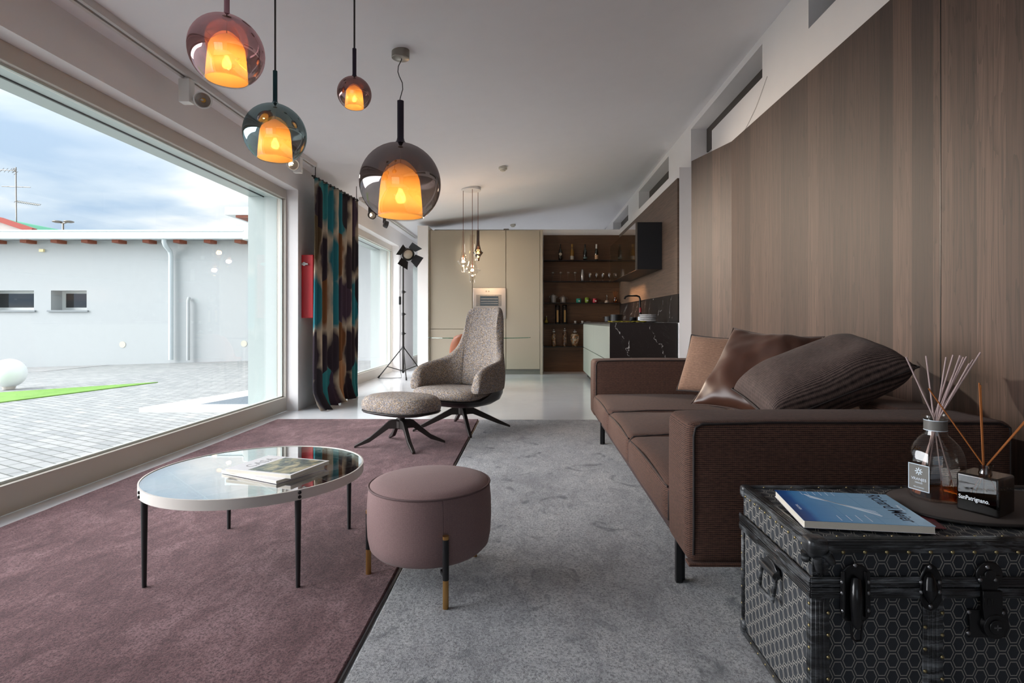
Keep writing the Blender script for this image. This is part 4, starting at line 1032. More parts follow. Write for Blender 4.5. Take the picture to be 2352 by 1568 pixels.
for a, b, c, d in ((-0.031, 0.031, -0.039, -0.037), (-0.031, 0.031, 0.037, 0.039), (-0.031, -0.029, -0.039, 0.039), (0.029, 0.031, -0.039, 0.039)): box(bm, a, b, c, d, 0.0007, 0.0014)
for k in range(8):
    a = k*PI/4; bar(bm, (0.003*math.cos(a), 0.018+0.003*math.sin(a), 0.001), (0.011*math.cos(a), 0.018+0.011*math.sin(a), 0.001), 0.0025, 0.0008, (0, 0, 1))
bmesh.ops.transform(bm, matrix=Mlab, verts=bm.verts); obj('label_border', bm, M_whiteink, lb, world=False)
textmesh('label_lettering', 'VRANJES', 0.0115, M_whiteink, lb, Mlab @ Matrix.Translation((0, -0.009, 0.0012)), 0.0001, 'CENTER')
textmesh('label_lettering', 'FIRENZE', 0.006, M_whiteink, lb, Mlab @ Matrix.Translation((0, -0.018, 0.0012)), 0.0001, 'CENTER')
textmesh('label_lettering', 'MELOGRANO', 0.005, M_whiteink, lb, Mlab @ Matrix.Translation((0, -0.031, 0.0012)), 0.0001, 'CENTER')
M_reed = mat('pale_pink_reed', 'BFA7A4', 0.8); base_t = V((1.225, 1.70, ZTR))
neck = at(2147, 965, 1.70)
for px, py, dy in ((2081, 820, 0), (2127, 817, .02), (2173, 820, -.01), (2189, 815, .03), (2205, 816, -.02), (2207, 818, .02), (2213, 820, .0), (2220, 819, .035), (2226, 835, -.03), (2235, 826, .01), (2252, 809, -.01)):
    tip = at(px, py, 1.70+dy)-base_t; nk = V(((px-2150)*0.00012, dy*0.25, 0.247)); d_ = (nk-tip); foot_ = nk+d_*(0.235/abs(d_.z)) 
    rr_ = V((foot_.x, foot_.y, 0)); 
    if rr_.length > 0.06: foot_ = V((rr_.x/rr_.length*0.06, rr_.y/rr_.length*0.06, foot_.z))
    bm = bmesh.new(); tube(bm, [foot_, nk], 0.0019, 8); tube(bm, [nk, tip], 0.0023, 8); obj('reed', bm, M_reed, d1, world=False, smooth=True)
d2 = thing('reed_diffuser', 'small square smoky glass diffuser with orange reeds', 'diffuser', (1.275, 1.575, ZTR), math.radians(30), 'reed diffusers on the trunk tray')
bm = bmesh.new(); box(bm, -0.050, 0.050, -0.050, 0.050, 0, 0.106)
obj('bottle', bm, glassy('smoky_brown_glass', '7A6A5A', 1.2, 0.03), d2, world=False, bevel=0.006, bseg=3)
bm = bmesh.new(); lathe(bm, [(0.017, 0.104), (0.015, 0.112), (0.015, 0.124), (0.0185, 0.126), (0.0185, 0.131)], (0, 0, 0), 24, False, False); obj('bottle_neck', bm, glassy('smoky_neck', 'A08C78', 1.3, 0.05), d2, world=False, smooth=True)
obj('fragrance_oil', B(-0.044, 0.044, -0.044, 0.044, 0.006, 0.05), glassy('brown_oil', '4A2E1A', 0.5, 0.02), d2, world=False)
# lettering on the face turned to the window side
fm = Matrix.Translation((-0.0503, 0.044, 0.034)) @ Matrix.Rotation(-PI/2, 4, 'Z') @ Matrix.Rotation(PI/2, 4, 'X')
textmesh('front_lettering', 'SanPatrignano.', 0.0165, mat('white_print', 'E8ECF0', 0.5), d2, fm, 0.0002, sx=0.75, bold=0.0002)
M_oreed = mat('orange_reed', 'A9622A', 0.7); b2 = V((1.275, 1.575, ZTR)); Ri = Matrix.Rotation(-math.radians(30), 3, 'Z')
for px, py, dy in ((2133, 892, 0.02), (2249, 879, 0.0), (2252, 884, 0.02), (2366, 957, -0.02), (2370, 948, 0.01)):
    tip = Ri @ (at(px, py, 1.575+dy)-b2); nk = V((0, 0, 0.13))+V((tip.x, tip.y, 0)).normalized()*0.006; d_ = nk-tip; foot_ = nk+d_*(0.115/abs(d_.z))
    m_ = max(abs(foot_.x), abs(foot_.y)); 
    if m_ > 0.040: foot_ = V((foot_.x*0.04/m_, foot_.y*0.04/m_, foot_.z))
    bm = bmesh.new(); tube(bm, [foot_, nk], 0.0018, 8); tube(bm, [nk, tip], 0.002, 8); obj('reed', bm, M_oreed, d2, world=False, smooth=True)
# ================================================================ PENDANT LAMPS
def globe_mat(name, tint, gloss, base=0.36):
    """metal-coated blown glass: the coat is dense at the crown and thins towards the mouth"""
    m = bpy.data.materials.new(name); m.use_nodes = True; t = NT(m.node_tree)
    t.n.remove(t.n['Principled BSDF']); out = t.n['Material Output']
    z = t.xyz(t.coord('Generated'))[2]
    ge = t.a('ShaderNodeNewGeometry'); dt = t.a('ShaderNodeVectorMath', {0: ge.outputs['Incoming'], 1: ge.outputs['Normal']}, operation='DOT_PRODUCT').outputs['Value']
    fr = t.m('POWER', t.m('SUBTRACT', 1.0, t.m('ABSOLUTE', dt), clamp=True), 3.0)
    dens = t.ramp(z, [(0.0, 0.0), (0.25, 0.10), (0.45, 0.30), (0.62, 0.62), (1.0, 1.0)])
    fac = t.m('ADD', t.m('MULTIPLY_ADD', dens, 0.50, base), t.m('MULTIPLY', fr, 0.6), clamp=True)
    tr = t.a('ShaderNodeBsdfTransparent', {0: t.mix(dens, 'E8E0DC', tint)}); gl = t.a('ShaderNodeBsdfGlossy', {0: lin(gloss), 'Roughness': 0.015})
    mx = t.a('ShaderNodeMixShader', {0: fac, 1: tr.outputs[0], 2: gl.outputs[0]}); t.l.new(mx.outputs[0], out.inputs[0]); return m
def shade_mat():
    m = bpy.data.materials.new('amber_diffuser_glass'); m.use_nodes = True; t = NT(m.node_tree)
    t.n.remove(t.n['Principled BSDF']); out = t.n['Material Output']
    a = t.a('ShaderNodeBsdfTranslucent', {0: lin('FFC878')}); b = t.a('ShaderNodeBsdfDiffuse', {0: lin('F2B86A')}); c = t.a('ShaderNodeBsdfTransparent', {0: lin('FFCF90')})
    e = t.a('ShaderNodeEmission', {0: lin('FFA63C'), 1: 0.10})
    x1 = t.a('ShaderNodeMixShader', {0: 0.3, 1: a.outputs[0], 2: b.outputs[0]}); x2 = t.a('ShaderNodeMixShader', {0: 0.07, 1: x1.outputs[0], 2: c.outputs[0]})
    ad = t.a('ShaderNodeAddShader', {0: x2.outputs[0], 1: e.outputs[0]}); t.l.new(ad.outputs[0], out.inputs[0]); return m
M_shade = shade_mat()
M_bulb = mat('glowing_bulb', 'FFE0A0', 0.5, emit='FFD694', es=40.0)
M_cable = mat('grey_cable', '3C3936', 0.6)
def pendant(label, px, py, s, Rpx, stem_top, stem_px, tint, gloss, stem_col, watts, canopy=False, cab=None):
    Y = s*F; c = at(px, py, Y); Rr = Rpx*s
    t_ = thing('pendant_lamp', label, 'lamp', c, 0, 'glass globe pendant lamps')
    G = globe_mat('coated_glass_'+stem_col, tint, gloss)
    bm = bmesh.new(); prof = []
    for i in range(25):
        a = -PI/2+PI*i/24
        z, r = math.sin(a)*Rr, math.cos(a)*Rr
        if z < -0.80*Rr: continue
        if z > 0.972*Rr: continue
        prof.append((r, z))
    prof = [(0.56*Rr, -0.825*Rr)]+prof+[(0.15*Rr, 1.0*Rr), (0.10*Rr, 1.06*Rr)]
    lathe(bm, prof, (0, 0, 0), 64, False, False); obj('globe', bm, G, t_, world=False, smooth=True, angle=0, uv=False)
    bm = bmesh.new(); lathe(bm, [(0.56*Rr, -0.825*Rr), (0.575*Rr, -0.84*Rr), (0.56*Rr, -0.855*Rr), (0.545*Rr, -0.84*Rr), (0.56*Rr, -0.825*Rr)], (0, 0, 0), 48, False, False)
    obj('mouth_ring', bm, M_clear, t_, world=False, smooth=True)
    bm = bmesh.new(); lathe(bm, [(0.545*Rr, -0.82*Rr), (0.535*Rr, -0.6*Rr), (0.50*Rr, -0.15*Rr), (0.47*Rr, 0.10*Rr), (0.42*Rr, 0.22*Rr), (0.30*Rr, 0.34*Rr), (0.15*Rr, 0.44*Rr), (0.05*Rr, 0.50*Rr)], (0, 0, 0), 48, False, True)
    obj('diffuser', bm, M_shade, t_, world=False, smooth=True, angle=0)
    bm = bmesh.new(); lathe(bm, [(0.03*Rr, -0.50*Rr), (0.09*Rr, -0.48*Rr), (0.13*Rr, -0.40*Rr), (0.12*Rr, -0.31*Rr), (0.07*Rr, -0.22*Rr), (0.05*Rr, -0.14*Rr)], (0, 0, 0), 16); obj('bulb', bm, M_bulb, t_, world=False, smooth=True)
    bm = bmesh.new(); tube(bm, [(0, 0, -0.14*Rr), (0, 0, 0.05*Rr)], 0.06*Rr, 14); tube(bm, [(0, 0, 0.05*Rr), (0, 0, 1.05*Rr)], 0.012*Rr, 6); lathe(bm, [(0.12*Rr, 0.93*Rr), (0.13*Rr, 0.95*Rr), (0.06*Rr, 1.0*Rr)], (0, 0, 0), 24); obj('lamp_holder', bm, M_brass, t_, world=False, smooth=True)
    zt_ = (py-stem_top)*s; rs = stem_px*s
    bm = bmesh.new(); lathe(bm, [(0.16*Rr, 0.99*Rr), (rs*1.25, 1.06*Rr), (rs, 1.14*Rr), (rs, zt_)], (0, 0, 0), 32); obj('stem', bm, mat('stem_'+stem_col, stem_col, 0.15, 0.75), t_, world=False, smooth=True, angle=50)
    zc = ceil_z(c.x)-c.z
    bm = bmesh.new()
    if cab:
        tube(bm, [((q[0]-px)*s, 0, (py-q[1])*s) for q in cab], 0.0035, 8)
    else: tube(bm, [(0, 0, zt_), (0, 0, zc-0.01)], 0.0045*1.2, 8)
    obj('cable', bm, M_cable, t_, world=False, smooth=True)
    bm = bmesh.new(); lathe(bm, [(0.062, zc-0.055), (0.066, zc-0.052), (0.066, zc+0.012)], (0, 0, 0), 32); obj('canopy', bm, M_champ, t_, world=False, smooth=True, angle=50)
    L = bpy.data.lights.new('bulb_light', 'POINT'); L.energy = watts*LAMP; L.color = (1.0, 0.70, 0.36); L.shadow_soft_size = 0.09*Rr
    lo = bpy.data.objects.new('bulb_light', L); C.objects.link(lo); lo.parent = t_; lo.location = (0, 0, -0.42*Rr)
    return t_
cab = [(918, 233), (919, 226), (925, 205), (924, 190), (917, 175), (914, 165), (915, 152), (922, 138), (923, 124)]
pendant('big smoke-grey glass globe pendant on a wavy cord, hanging lowest', 920, 421, 0.003295, 91.5, 232, 7.6, '54494A', '8E8686', '34303A', 44, True, cab)
pendant('pink metallic glass globe pendant at top left', 521, 118, 0.0022, 80, -15, 6.0, 'B58A90', 'D9B4B8', 'A97F88', 20)
pendant('blue-green glass globe pendant with a dark teal stem', 632, 308, 0.0025, 68, 163, 5.0, '5F7C82', '8FA3A6', '27454C', 18)
pendant('smallest bronze-pink glass globe pendant on a thin rod', 814, 215, 0.0025, 38, 112, 4.6, '7E5A58', 'A98A88', '3A3340', 8)

# ---- cluster of three clear glass lamps over the dining table
ch = thing('cluster_pendant', 'white ceiling disc with three clear spindle-shaped glass lamps over the dining table', 'lamp', at(1082, 433, 8.70))
s_ = 8.70/F
bm = bmesh.new(); c_ = at(1082, 433, 8.70); lathe(bm, [(0.14, -0.035), (0.152, -0.028), (0.152, 0.03), (0.14, 0.04)], c_, 40); obj('canopy', bm, mat('canopy_white', 'E2E0DE', 0.5), ch, smooth=True, angle=50)
for px, tt, fy, fr2, bt, r0, G, dy in ((1064, 531, 600, 15, 625, 4.0, M_clear, 0.0), (1085, 539, 620, 20, 648, 6.0, M_clear, -0.12), (1098, 528, 580, 12.5, 599, 3.4, M_smoke, 0.12)):
    Y = 8.70+dy; c = at(px, fy, Y); k = s_
    bm = bmesh.new()
    prof = [(r0*k*.95, (fy-tt)*k), (r0*k, (fy-tt)*0.6*k), (r0*1.15*k, (fy-tt)*0.35*k), (r0*1.5*k, 14*k), (r0*2.1*k, 6*k), (fr2*k*0.8, 1.5*k), (fr2*k, 0), (fr2*k*0.8, -3*k), (r0*1.6*k, -9*k), (r0*1.1*k, -14*k), (r0*k, (fy-bt)*k)]
    lathe(bm, prof, c, 32, False, False); g = obj('glass_spindle', bm, G, ch, smooth=True, angle=0)
    bm = bmesh.new(); ball(bm, c, 0.022, 12); obj('bulb', bm, mat('glowing_small_bulb', 'FFE6B5', 0.5, emit='FFD18C', es=16.0), g, smooth=True)
    bm = bmesh.new(); top = Vector((c.x, c.y, c_.z-0.03)); tube(bm, [top, Vector((c.x, c.y, c.z+0.02))], 0.0045, 6); tube(bm, [Vector((c.x, c.y, c.z+0.02)), Vector((c.x, c.y, c.z+0.09))], 0.010, 8); obj('cord', bm, mat('copper_cord', '7E5040', 0.5, 0.5), g, smooth=True)
    L = bpy.data.lights.new('bulb_light', 'POINT'); L.energy = 17*LAMP; L.color = (1.0, 0.68, 0.42); L.shadow_soft_size = 0.03
    lo = bpy.data.objects.new('bulb_light', L); C.objects.link(lo); lo.parent = ch; lo.location = c-ch.location

# ---- ceiling tracks with spotlights, smoke detectors
XT = -2.53; zt_ = ceil_z(XT)
def track(label, y0, y1):
    t_ = thing('ceiling_track', label, 'light track', (XT, (y0+y1)/2, zt_))
    bm = bmesh.new()
    box(bm, XT-0.035, XT-0.010, y0, y1, zt_-0.045, zt_+0.01); box(bm, XT+0.010, XT+0.035, y0, y1, zt_-0.045, zt_+0.01); box(bm, XT-0.01, XT+0.01, y0, y1, zt_-0.015, zt_+0.01)
    box(bm, XT-0.03, XT+0.03, y0-0.01, y0+0.02, zt_-0.045, zt_); box(bm, XT-0.03, XT+0.03, y1-0.02, y1+0.01, zt_-0.045, zt_)
    obj('rail', bm, mat('track_white', 'CFCBC8', 0.5), t_)
    bm = B(XT-0.008, XT+0.008, y0+0.02, y1-0.02, zt_-0.03, zt_-0.0151); obj('slot', bm, M_black, t_)
track('white light track on the ceiling above the big window', 0.2, 6.50)
track('white light track on the ceiling beyond the curtain', 8.3, 12.2)
def spot(label, Y, head, aim, on_=0.0, col='E0DDD8', k=1.0):
    t_ = thing('track_spotlight', label, 'spotlight', (XT, Y, zt_-0.045))
    w_ = mat('spot_'+col, col, 0.45)
    bm = bmesh.new(); tube(bm, [(XT, Y, zt_-0.06), (XT, Y, zt_-0.043)], 0.018, 12); obj('adapter', bm, w_, t_)
    z1 = zt_-0.06; zz0 = z1-0.17*k
    bm = bmesh.new(); softbox(bm, (XT-0.04*k, Y-0.035*k, zz0), (XT+0.04*k, Y+0.035*k, z1), 0.004, 6); obj('driver_box', bm, w_, t_, smooth=True)
    hp = Vector(head); d = (Vector(aim)-hp).normalized(); u = d.orthogonal().normalized(); v = d.cross(u)
    M = Matrix((u, v, d)).transposed().to_4x4(); M.translation = hp
    bm = bmesh.new(); lathe(bm, [(0.03, -0.05), (0.052, -0.045), (0.060, -0.02), (0.062, 0.02), (0.056, 0.022), (0.05, 0.012)], (0, 0, 0), 32, True, False); bmesh.ops.transform(bm, matrix=M, verts=bm.verts)
    tube(bm, [hp-d*0.03, (XT, Y, zz0+0.06)], 0.008, 8)
    hd = obj('head', bm, w_, t_, smooth=True)
    bm = bmesh.new(); lathe(bm, [(0.049, 0.010), (0.035, -0.012), (0.016, -0.028)], (0, 0, 0), 24, False, False); bmesh.ops.transform(bm, matrix=M, verts=bm.verts); obj('reflector', bm, M_steel, hd, smooth=True)
    bm = bmesh.new(); lathe(bm, [(0.016, -0.0285), (0.015, -0.026), (0.001, -0.0255)], (0, 0, 0), 16); bmesh.ops.transform(bm, matrix=M, verts=bm.verts)
    obj('led', bm, mat('led_lit', 'FFE8C8', 0.5, emit='FFE2B8', es=14.0) if on_ else mat('led_off', 'D8A23C', 0.5), hd)
    if on_:
        L = bpy.data.lights.new('spot_light', 'SPOT'); L.energy = on_*LAMP; L.color = (1.0, 0.83, 0.66); L.spot_size = math.radians(44); L.spot_blend = 0.9; L.shadow_soft_size = 0.045
        lo = bpy.data.objects.new('spot_light', L); C.objects.link(lo); lo.parent = t_; lo.location = hp+d*0.035-t_.location; lo.rotation_euler = d.to_track_quat('-Z', 'Y').to_euler()
    return t_
spot('white track spotlight left of the blue-green globe, unlit', 4.10, (-2.42, 4.12, 2.665), (-0.9, 1.0, 1.6))
spot('white lit track spotlight just behind the blue-green globe', 6.05, (-2.55, 5.97, 2.705), (0.6, 3.0, 0.8), 60.0)
spot('small dark spotlight nearest on the far light track', 8.75, (XT+0.06, 8.65, zt_-0.2), (1.95, 4.65, 1.25), 650.0, '2C2A2A', 0.6)
spot('small dark spotlight farther along the far light track', 9.6, (XT+0.06, 9.5, zt_-0.2), (0.4, 11.2, 1.8), 120.0, '2E2B2B', 0.6)
for px, py, s2, lb_ in ((1155, 383, 0.00602, 'white smoke detector on the ceiling above the armchair'), (1178, 515, 0.00964, 'small smoke detector on the ceiling above the tall cupboards')):
    p = at(px, py, s2*F); p.z = ceil_z(p.x)-0.008
    t_ = thing('smoke_detector', lb_, 'smoke detector', p)
    bm = bmesh.new(); lathe(bm, [(0.02, -0.055), (0.035, -0.05), (0.04, -0.035), (0.055, -0.03), (0.06, -0.02), (0.06, 0.01)], p, 24); obj('housing', bm, mat('detector_cream', 'D6CFBF', 0.5), t_, smooth=True, angle=40)
p = at(1163, 522, 11.0); p.z = 2.79
o = obj('junction_box', B(p.x-0.05, p.x+0.05, 10.95, 11.05, 2.772, 2.83), mat('box_grey', '8E8C88', 0.6)); tag(o, 'small grey box on top of the tall cupboards', 'box')
# thin cord hanging over the boarded wall
o = None
bm = bmesh.new(); tube(bm, [(1.982, 4.72, 3.10), (1.981, 4.85, 3.00), (1.981, 4.95, 2.93), (1.981, 5.1, 2.86), (1.981, 5.25, 2.80)], 0.0025, 6); o = obj('loose_cord', bm, mat('beige_cord', 'CFCAC4', 0.6), smooth=True); tag(o, 'thin beige cord on the plaster above the boarded wall', 'cord')

# ================================================================ CURTAIN
cu = thing('curtain', 'floor-length painted curtain in teal, brown and plum between the windows', 'curtain', (-2.43, 7.1, 0.0))
bm = bmesh.new(); NU, NV = 150, 30; uvl = bm.loops.layers.uv.new('UVMap'); G = []
Ps, Pe = Vector((-2.515, 6.47)), Vector((-2.41, 7.72)); dd = (Pe-Ps); nn = Vector((-dd.y, dd.x)).normalized()*-1
for i in range(NU+1):
    f = i/NU; row = []
    ph = f*2*PI*9.0
    for j in range(NV+1):
        g = j/NV; z = 2.685*(1-g)+0.012*g
        amp = (0.028+0.010*g)*(0.75+0.5*noise.noise(Vector((f*7, 0, 0))))
        base = Ps.lerp(Pe, f)+dd*(0.012*math.sin(ph*0.7+g*1.5)+0.02*g*math.sin(f*5)-0.05*g*(1-f))
        off = nn*(math.sin(ph+0.6*math.sin(g*3)+0.3*math.sin(ph*0.37))*amp)
        if g > 0.93: off += nn*0.09*(g-0.93)/0.07*(1+math.sin(f*17)*0.5)*(1.3-f)+Vector((0, -0.10))*(g-0.93)/0.07*max(0, 0.5-f); z = max(0.004, z-0.06*(g-0.93)/0.07)
        row.append((bm.verts.new((base.x+off.x, base.y+off.y, z+(0.01*math.sin(f*31) if g > .97 else 0)+0.006)), (f*1.9, z)))
    G.append(row)
for i in range(NU):
    for j in range(NV):
        q = (G[i][j], G[i+1][j], G[i+1][j+1], G[i][j+1]); fc = bm.faces.new([a[0] for a in q])
        for lp, a in zip(fc.loops, q): lp[uvl].uv = a[1]
o = obj('drape', bm, M_curtain, cu, smooth=True, angle=0, uv=False); so = o.modifiers.new('thick', 'SOLIDIFY'); so.thickness = 0.003
bm = bmesh.new(); tube(bm, [(-2.52, 6.42, 2.70), (-2.41, 7.76, 2.70)], 0.010, 10); obj('rod', bm, M_black, cu, smooth=True)
for f in [i/12 for i in range(13)]:
    bm = bmesh.new(); p = Ps.lerp(Pe, f); tube(bm, [(p.x, p.y, 2.68), (p.x, p.y, 2.715)], 0.012, 8); obj('glider', bm, M_black, cu)
for f in (0.02, 0.98):
    bm = bmesh.new(); p = Ps.lerp(Pe, f); tube(bm, [(p.x, p.y, 2.70), (p.x, p.y, ceil_z(p.x)+0.005)], 0.005, 8); obj('ceiling_hanger', bm, M_black, cu)

# red fire hose cabinet
fc = thing('fire_hose_cabinet', 'red fire hose cabinet on the wall behind the curtain', 'fire cabinet', (-2.62, 6.7, 1.44))
M_red = mat('signal_red', 'C4242B', 0.4)
obj('box', B(-2.699, -2.56, 6.55, 6.95, 1.07, 1.81), M_red, fc, bevel=0.006)
obj('door', B(-2.56, -2.553, 6.56, 6.94, 1.08, 1.80), mat('cabinet_door_red', 'B02027', 0.35), fc, bevel=0.003)
bm = bmesh.new(); p = at(698, 606, 6.53); tube(bm, [p, p+Vector((0, 0.025, 0))], 0.022, 14); tube(bm, [p+Vector((-0.03, 0.01, 0)), p+Vector((0.045, 0.01, 0))], 0.014, 10); obj('valve', bm, M_steel, fc, smooth=True)
textmesh('marking', '\u2261\u2261', 0.10, mat('dark_red_print', '7E161C', 0.5), fc, Matrix.Translation((-0.055, -0.1505, -0.12)) @ Matrix.Rotation(PI/2, 4, 'X'), 0.0002) if False else None

# ================================================================ STUDIO LAMP ON TRIPOD
YT = 10.1; bx_, bz_ = (926-VX)/F*YT, 0.0
st = thing('studio_lamp', 'black studio lamp with barn doors on a tall tripod beside the second window', 'floor lamp', (bx_, YT, 0))
hub = at(926, 799, YT)
bm = bmesh.new(); tube(bm, [(bx_, YT, 0.09), (bx_, YT, 1.15)], 0.019, 12); tube(bm, [(bx_, YT, 1.15), (bx_, YT, 2.10)], 0.014, 12); obj('pole', bm, M_dark, st, smooth=True)
bm = bmesh.new()
for z in (hub.z, 0.13, 0.80, 1.15, 1.55): tube(bm, [(bx_, YT, z-0.025), (bx_, YT, z+0.025)], 0.027, 12)
for z in (0.80, 1.15, 1.55): tube(bm, [(bx_, YT, z), (bx_+0.05, YT, z)], 0.01, 8)
obj('collar', bm, M_black, st, smooth=True)
for a in (188, 40, 290):
    a = math.radians(a); d = Vector((math.cos(a), math.sin(a), 0)); r_ = 0.44
    f0 = Vector((bx_, YT, 0))+d*r_+Vector((0, 0, 0.008)); h0 = Vector((bx_, YT, hub.z))+d*0.02
    bm = bmesh.new(); tube(bm, [h0, f0], 0.010, 8); md = h0.lerp(f0, 0.62); tube(bm, [Vector((bx_, YT, 0.13))+d*0.02, md], 0.008, 8); lg = obj('leg', bm, M_dark, st, smooth=True)
    bm = bmesh.new(); tube(bm, [f0+(h0-f0).normalized()*0.05, f0], 0.015, 8); obj('rubber_foot', bm, M_black, lg)
hc = at(937, 584, YT-0.05); aim = Vector((0.45, -0.75, -0.35)).normalized(); u_ = aim.cross(Vector((0, 0, 1))).normalized(); v_ = u_.cross(aim)
Mh = Matrix((u_, v_, aim)).transposed().to_4x4(); Mh.translation = hc
bm = bmesh.new(); lathe(bm, [(0.05, -0.17), (0.085, -0.15), (0.095, -0.02), (0.115, 0.0), (0.115, 0.02), (0.09, 0.022), (0.085, 0.0)], (0, 0, 0), 28, True, False); bmesh.ops.transform(bm, matrix=Mh, verts=bm.verts); hd = obj('lamp_head', bm, M_black, st, smooth=True)
bm = bmesh.new(); lathe(bm, [(0.084, 0.004), (0.06, 0.016), (0.001, 0.022)], (0, 0, 0), 24, True, True); bmesh.ops.transform(bm, matrix=Mh, verts=bm.verts); obj('fresnel_lens', bm, mat('lens', 'B9B1A4', 0.15, coat=0.5), hd, smooth=True)
for k in range(4):
    a = PI/2*k+0.5; c, s = math.cos(a), math.sin(a); bm = bmesh.new()
    q = [V((c*0.11-s*w2, s*0.11+c*w2, 0.02)) for w2 in (-0.075, 0.075)]+[V((c*0.23-s*w2, s*0.23+c*w2, 0.115)) for w2 in (0.11, -0.11)]
    lo_ = [bm.verts.new(v) for v in q]; hi_ = [bm.verts.new(v+V((0, 0, 0.004))) for v in q]; bm.faces.new(lo_); bm.faces.new(hi_[::-1]); [bm.faces.new((lo_[i], lo_[(i+1) % 4], hi_[(i+1) % 4], hi_[i])) for i in range(4)]
    bmesh.ops.transform(bm, matrix=Mh, verts=bm.verts); obj('barn_door', bm, M_black, hd)
bm = bmesh.new(); tube(bm, [(bx_, YT, 2.10), (bx_, YT, 2.16), hc-v_*0.12-aim*0.05], 0.012, 8); tube(bm, [hc-v_*0.12-u_*0.0-aim*0.05, hc-v_*0.10+u_*0.10-aim*0.05, hc+u_*0.115-aim*0.05], 0.006, 6); obj('yoke', bm, M_black, st, smooth=True)
bm = bmesh.new(); pts = [hc-aim*0.17, hc-aim*0.2+V((0, 0, -0.12)), (bx_-0.05, YT, 2.0), (bx_-0.055, YT-0.01, 1.5), (bx_-0.05, YT, 0.9), (bx_-0.06, YT, 0.5), (bx_-0.04, YT-0.02, 0.12), (bx_-0.02, YT-0.05, 0.012), (bx_-0.2, YT-0.12, 0.008), (bx_-0.42, YT-0.1, 0.008)]
tube(bm, pts, 0.005, 6); obj('power_cable', bm, M_black, st, smooth=True)
bm = bmesh.new(); softbox(bm, (bx_-0.075, YT-0.03, 1.32), (bx_-0.035, YT+0.01, 1.47), 0.01, 6); obj('dimmer_switch', bm, M_black, st, smooth=True)

# ================================================================ DINING TABLE + LEATHER CHAIR
dt = thing('dining_table', 'long glass dining table behind the armchair', 'table', (-0.9, 9.2, 0))
bm = bmesh.new(); O = outline(0.88, 0.50, 0.50, 64, 2.6); layers(bm, [[V((-0.90+x, 9.65+y, z)) for x, y in O] for z in (0.742, 0.754)])
obj('glass_top', bm, glassy('green_edged_glass', '9CCFC4', 1.3, 0.02), dt, smooth=True, angle=40)
bm = bmesh.new(); lathe(bm, [(0.30, 0.0), (0.30, 0.015), (0.05, 0.03), (0.04, 0.2), (0.04, 0.70), (0.16, 0.741)], (-0.80, 9.65, 0), 28); obj('pedestal', bm, M_champ, dt, smooth=True, angle=50)
lc2 = thing('dining_chair', 'tan leather dining chair behind the armchair', 'chair', (-1.00, 8.55, 0))
M_tan = mat('tan_leather', '9C552F', 0.45, bump=0.15, bscale=300)
bm = bmesh.new(); n_ = 20; rows = []
for j in range(9):
    g = j/8; z = 0.44+0.40*g; row = []
    hw = 0.25*(1-0.35*g**3)
    for i in range(n_+1):
        a = (i/n_*2-1); row.append(V((-1.00+a*hw, 8.40+0.16*a*a*(1-0.4*g)-0.08*g, z-0.05*a*a*g)))
    rows.append(row)
M2 = [[bm.verts.new(v) for v in r] for r in rows]
for j in range(8):
    for i in range(n_): bm.faces.new((M2[j][i], M2[j][i+1], M2[j+1][i+1], M2[j+1][i]))
o = obj('backrest', bm, M_tan, lc2, smooth=True, angle=0); so = o.modifiers.new('thick', 'SOLIDIFY'); so.thickness = 0.02; so.offset = 0
bm = bmesh.new(); softbox(bm, (-1.22, 8.36, 0.41), (-0.72, 8.82, 0.47), 0.03, 10, 0.0, 0.01); obj('seat', bm, M_tan, lc2, smooth=True)
for x in (-1.17, -0.77):
    for y in (8.40, 8.78):
        bm = bmesh.new(); tube(bm, [(x*1.0, y, 0.415), (x+(0.02 if x > -1 else -0.02), y, 0.0)], [0.014, 0.009], 10); obj('leg', bm, M_black, lc2, smooth=True)

# ================================================================ TALL CUPBOARDS
M_sage = mat('greige_lacquer', 'A39A8A', 0.42)
M_sage2 = mat('pale_sage_lacquer', '949A90', 0.4)
cb = thing('tall_cupboard', 'wall of tall greige cupboards with a built-in steel oven', 'cupboard', (-0.9, 11.0, 0))
YC = 10.72
xp = lambda px: (px-VX)/F*YC
zp = lambda py: EYE+(VY-py)/F*YC
obj('carcass', B(-1.976, xp(1240), YC+0.022, 11.345, 0.10, 2.765), M_sage, cb)
obj('plinth', B(-1.97, xp(1240), YC+0.05, 11.3, 0.0, 0.10), mat('plinth_grey', '6E6E66', 0.5), cb)
obj('end_panel', B(xp(1240.5), xp(1246.5), YC-0.01, 11.345, 0.0, 2.765), M_sage, cb, bevel=0.002)
obj('filler_panel', B(-1.976, xp(987), YC-0.005, YC+0.022, 0.0, 2.765), M_sage, cb)
ZO0, ZO1 = 1.07, zp(661)
for x0, x1, z0, z1 in ((988, 1084.5, 0.105, zp(756)), (988, 1084.5, zp(755)+0.002, 2.76), (1085.5, 1161.5, ZO1+0.004, 2.76), (1085.5, 1161.5, 0.105, ZO0-0.004), (1162.5, 1239.8, 0.105, 2.76)):
    obj('door', B(xp(x0)+0.002, xp(x1)-0.002, YC, YC+0.021, z0, z1), M_sage, cb, bevel=0.0015)
ov = obj('oven', B(xp(1087), xp(1162), YC-0.02, YC+0.3, ZO0, ZO1), M_steel, cb, bevel=0.003); ov['label'] = 'brushed steel oven with dark window'
obj('oven_window', B(xp(1094), xp(1152), YC-0.023, YC-0.018, zp(703), zp(677)), mat('oven_window_steel', '8F8B86', 0.25, 0.8), ov)
obj('oven_glass', B(xp(1103), xp(1145), YC-0.026, YC-0.022, zp(702), zp(680)), mat('oven_glass_black', '20282A', 0.06, coat=1.0), ov)
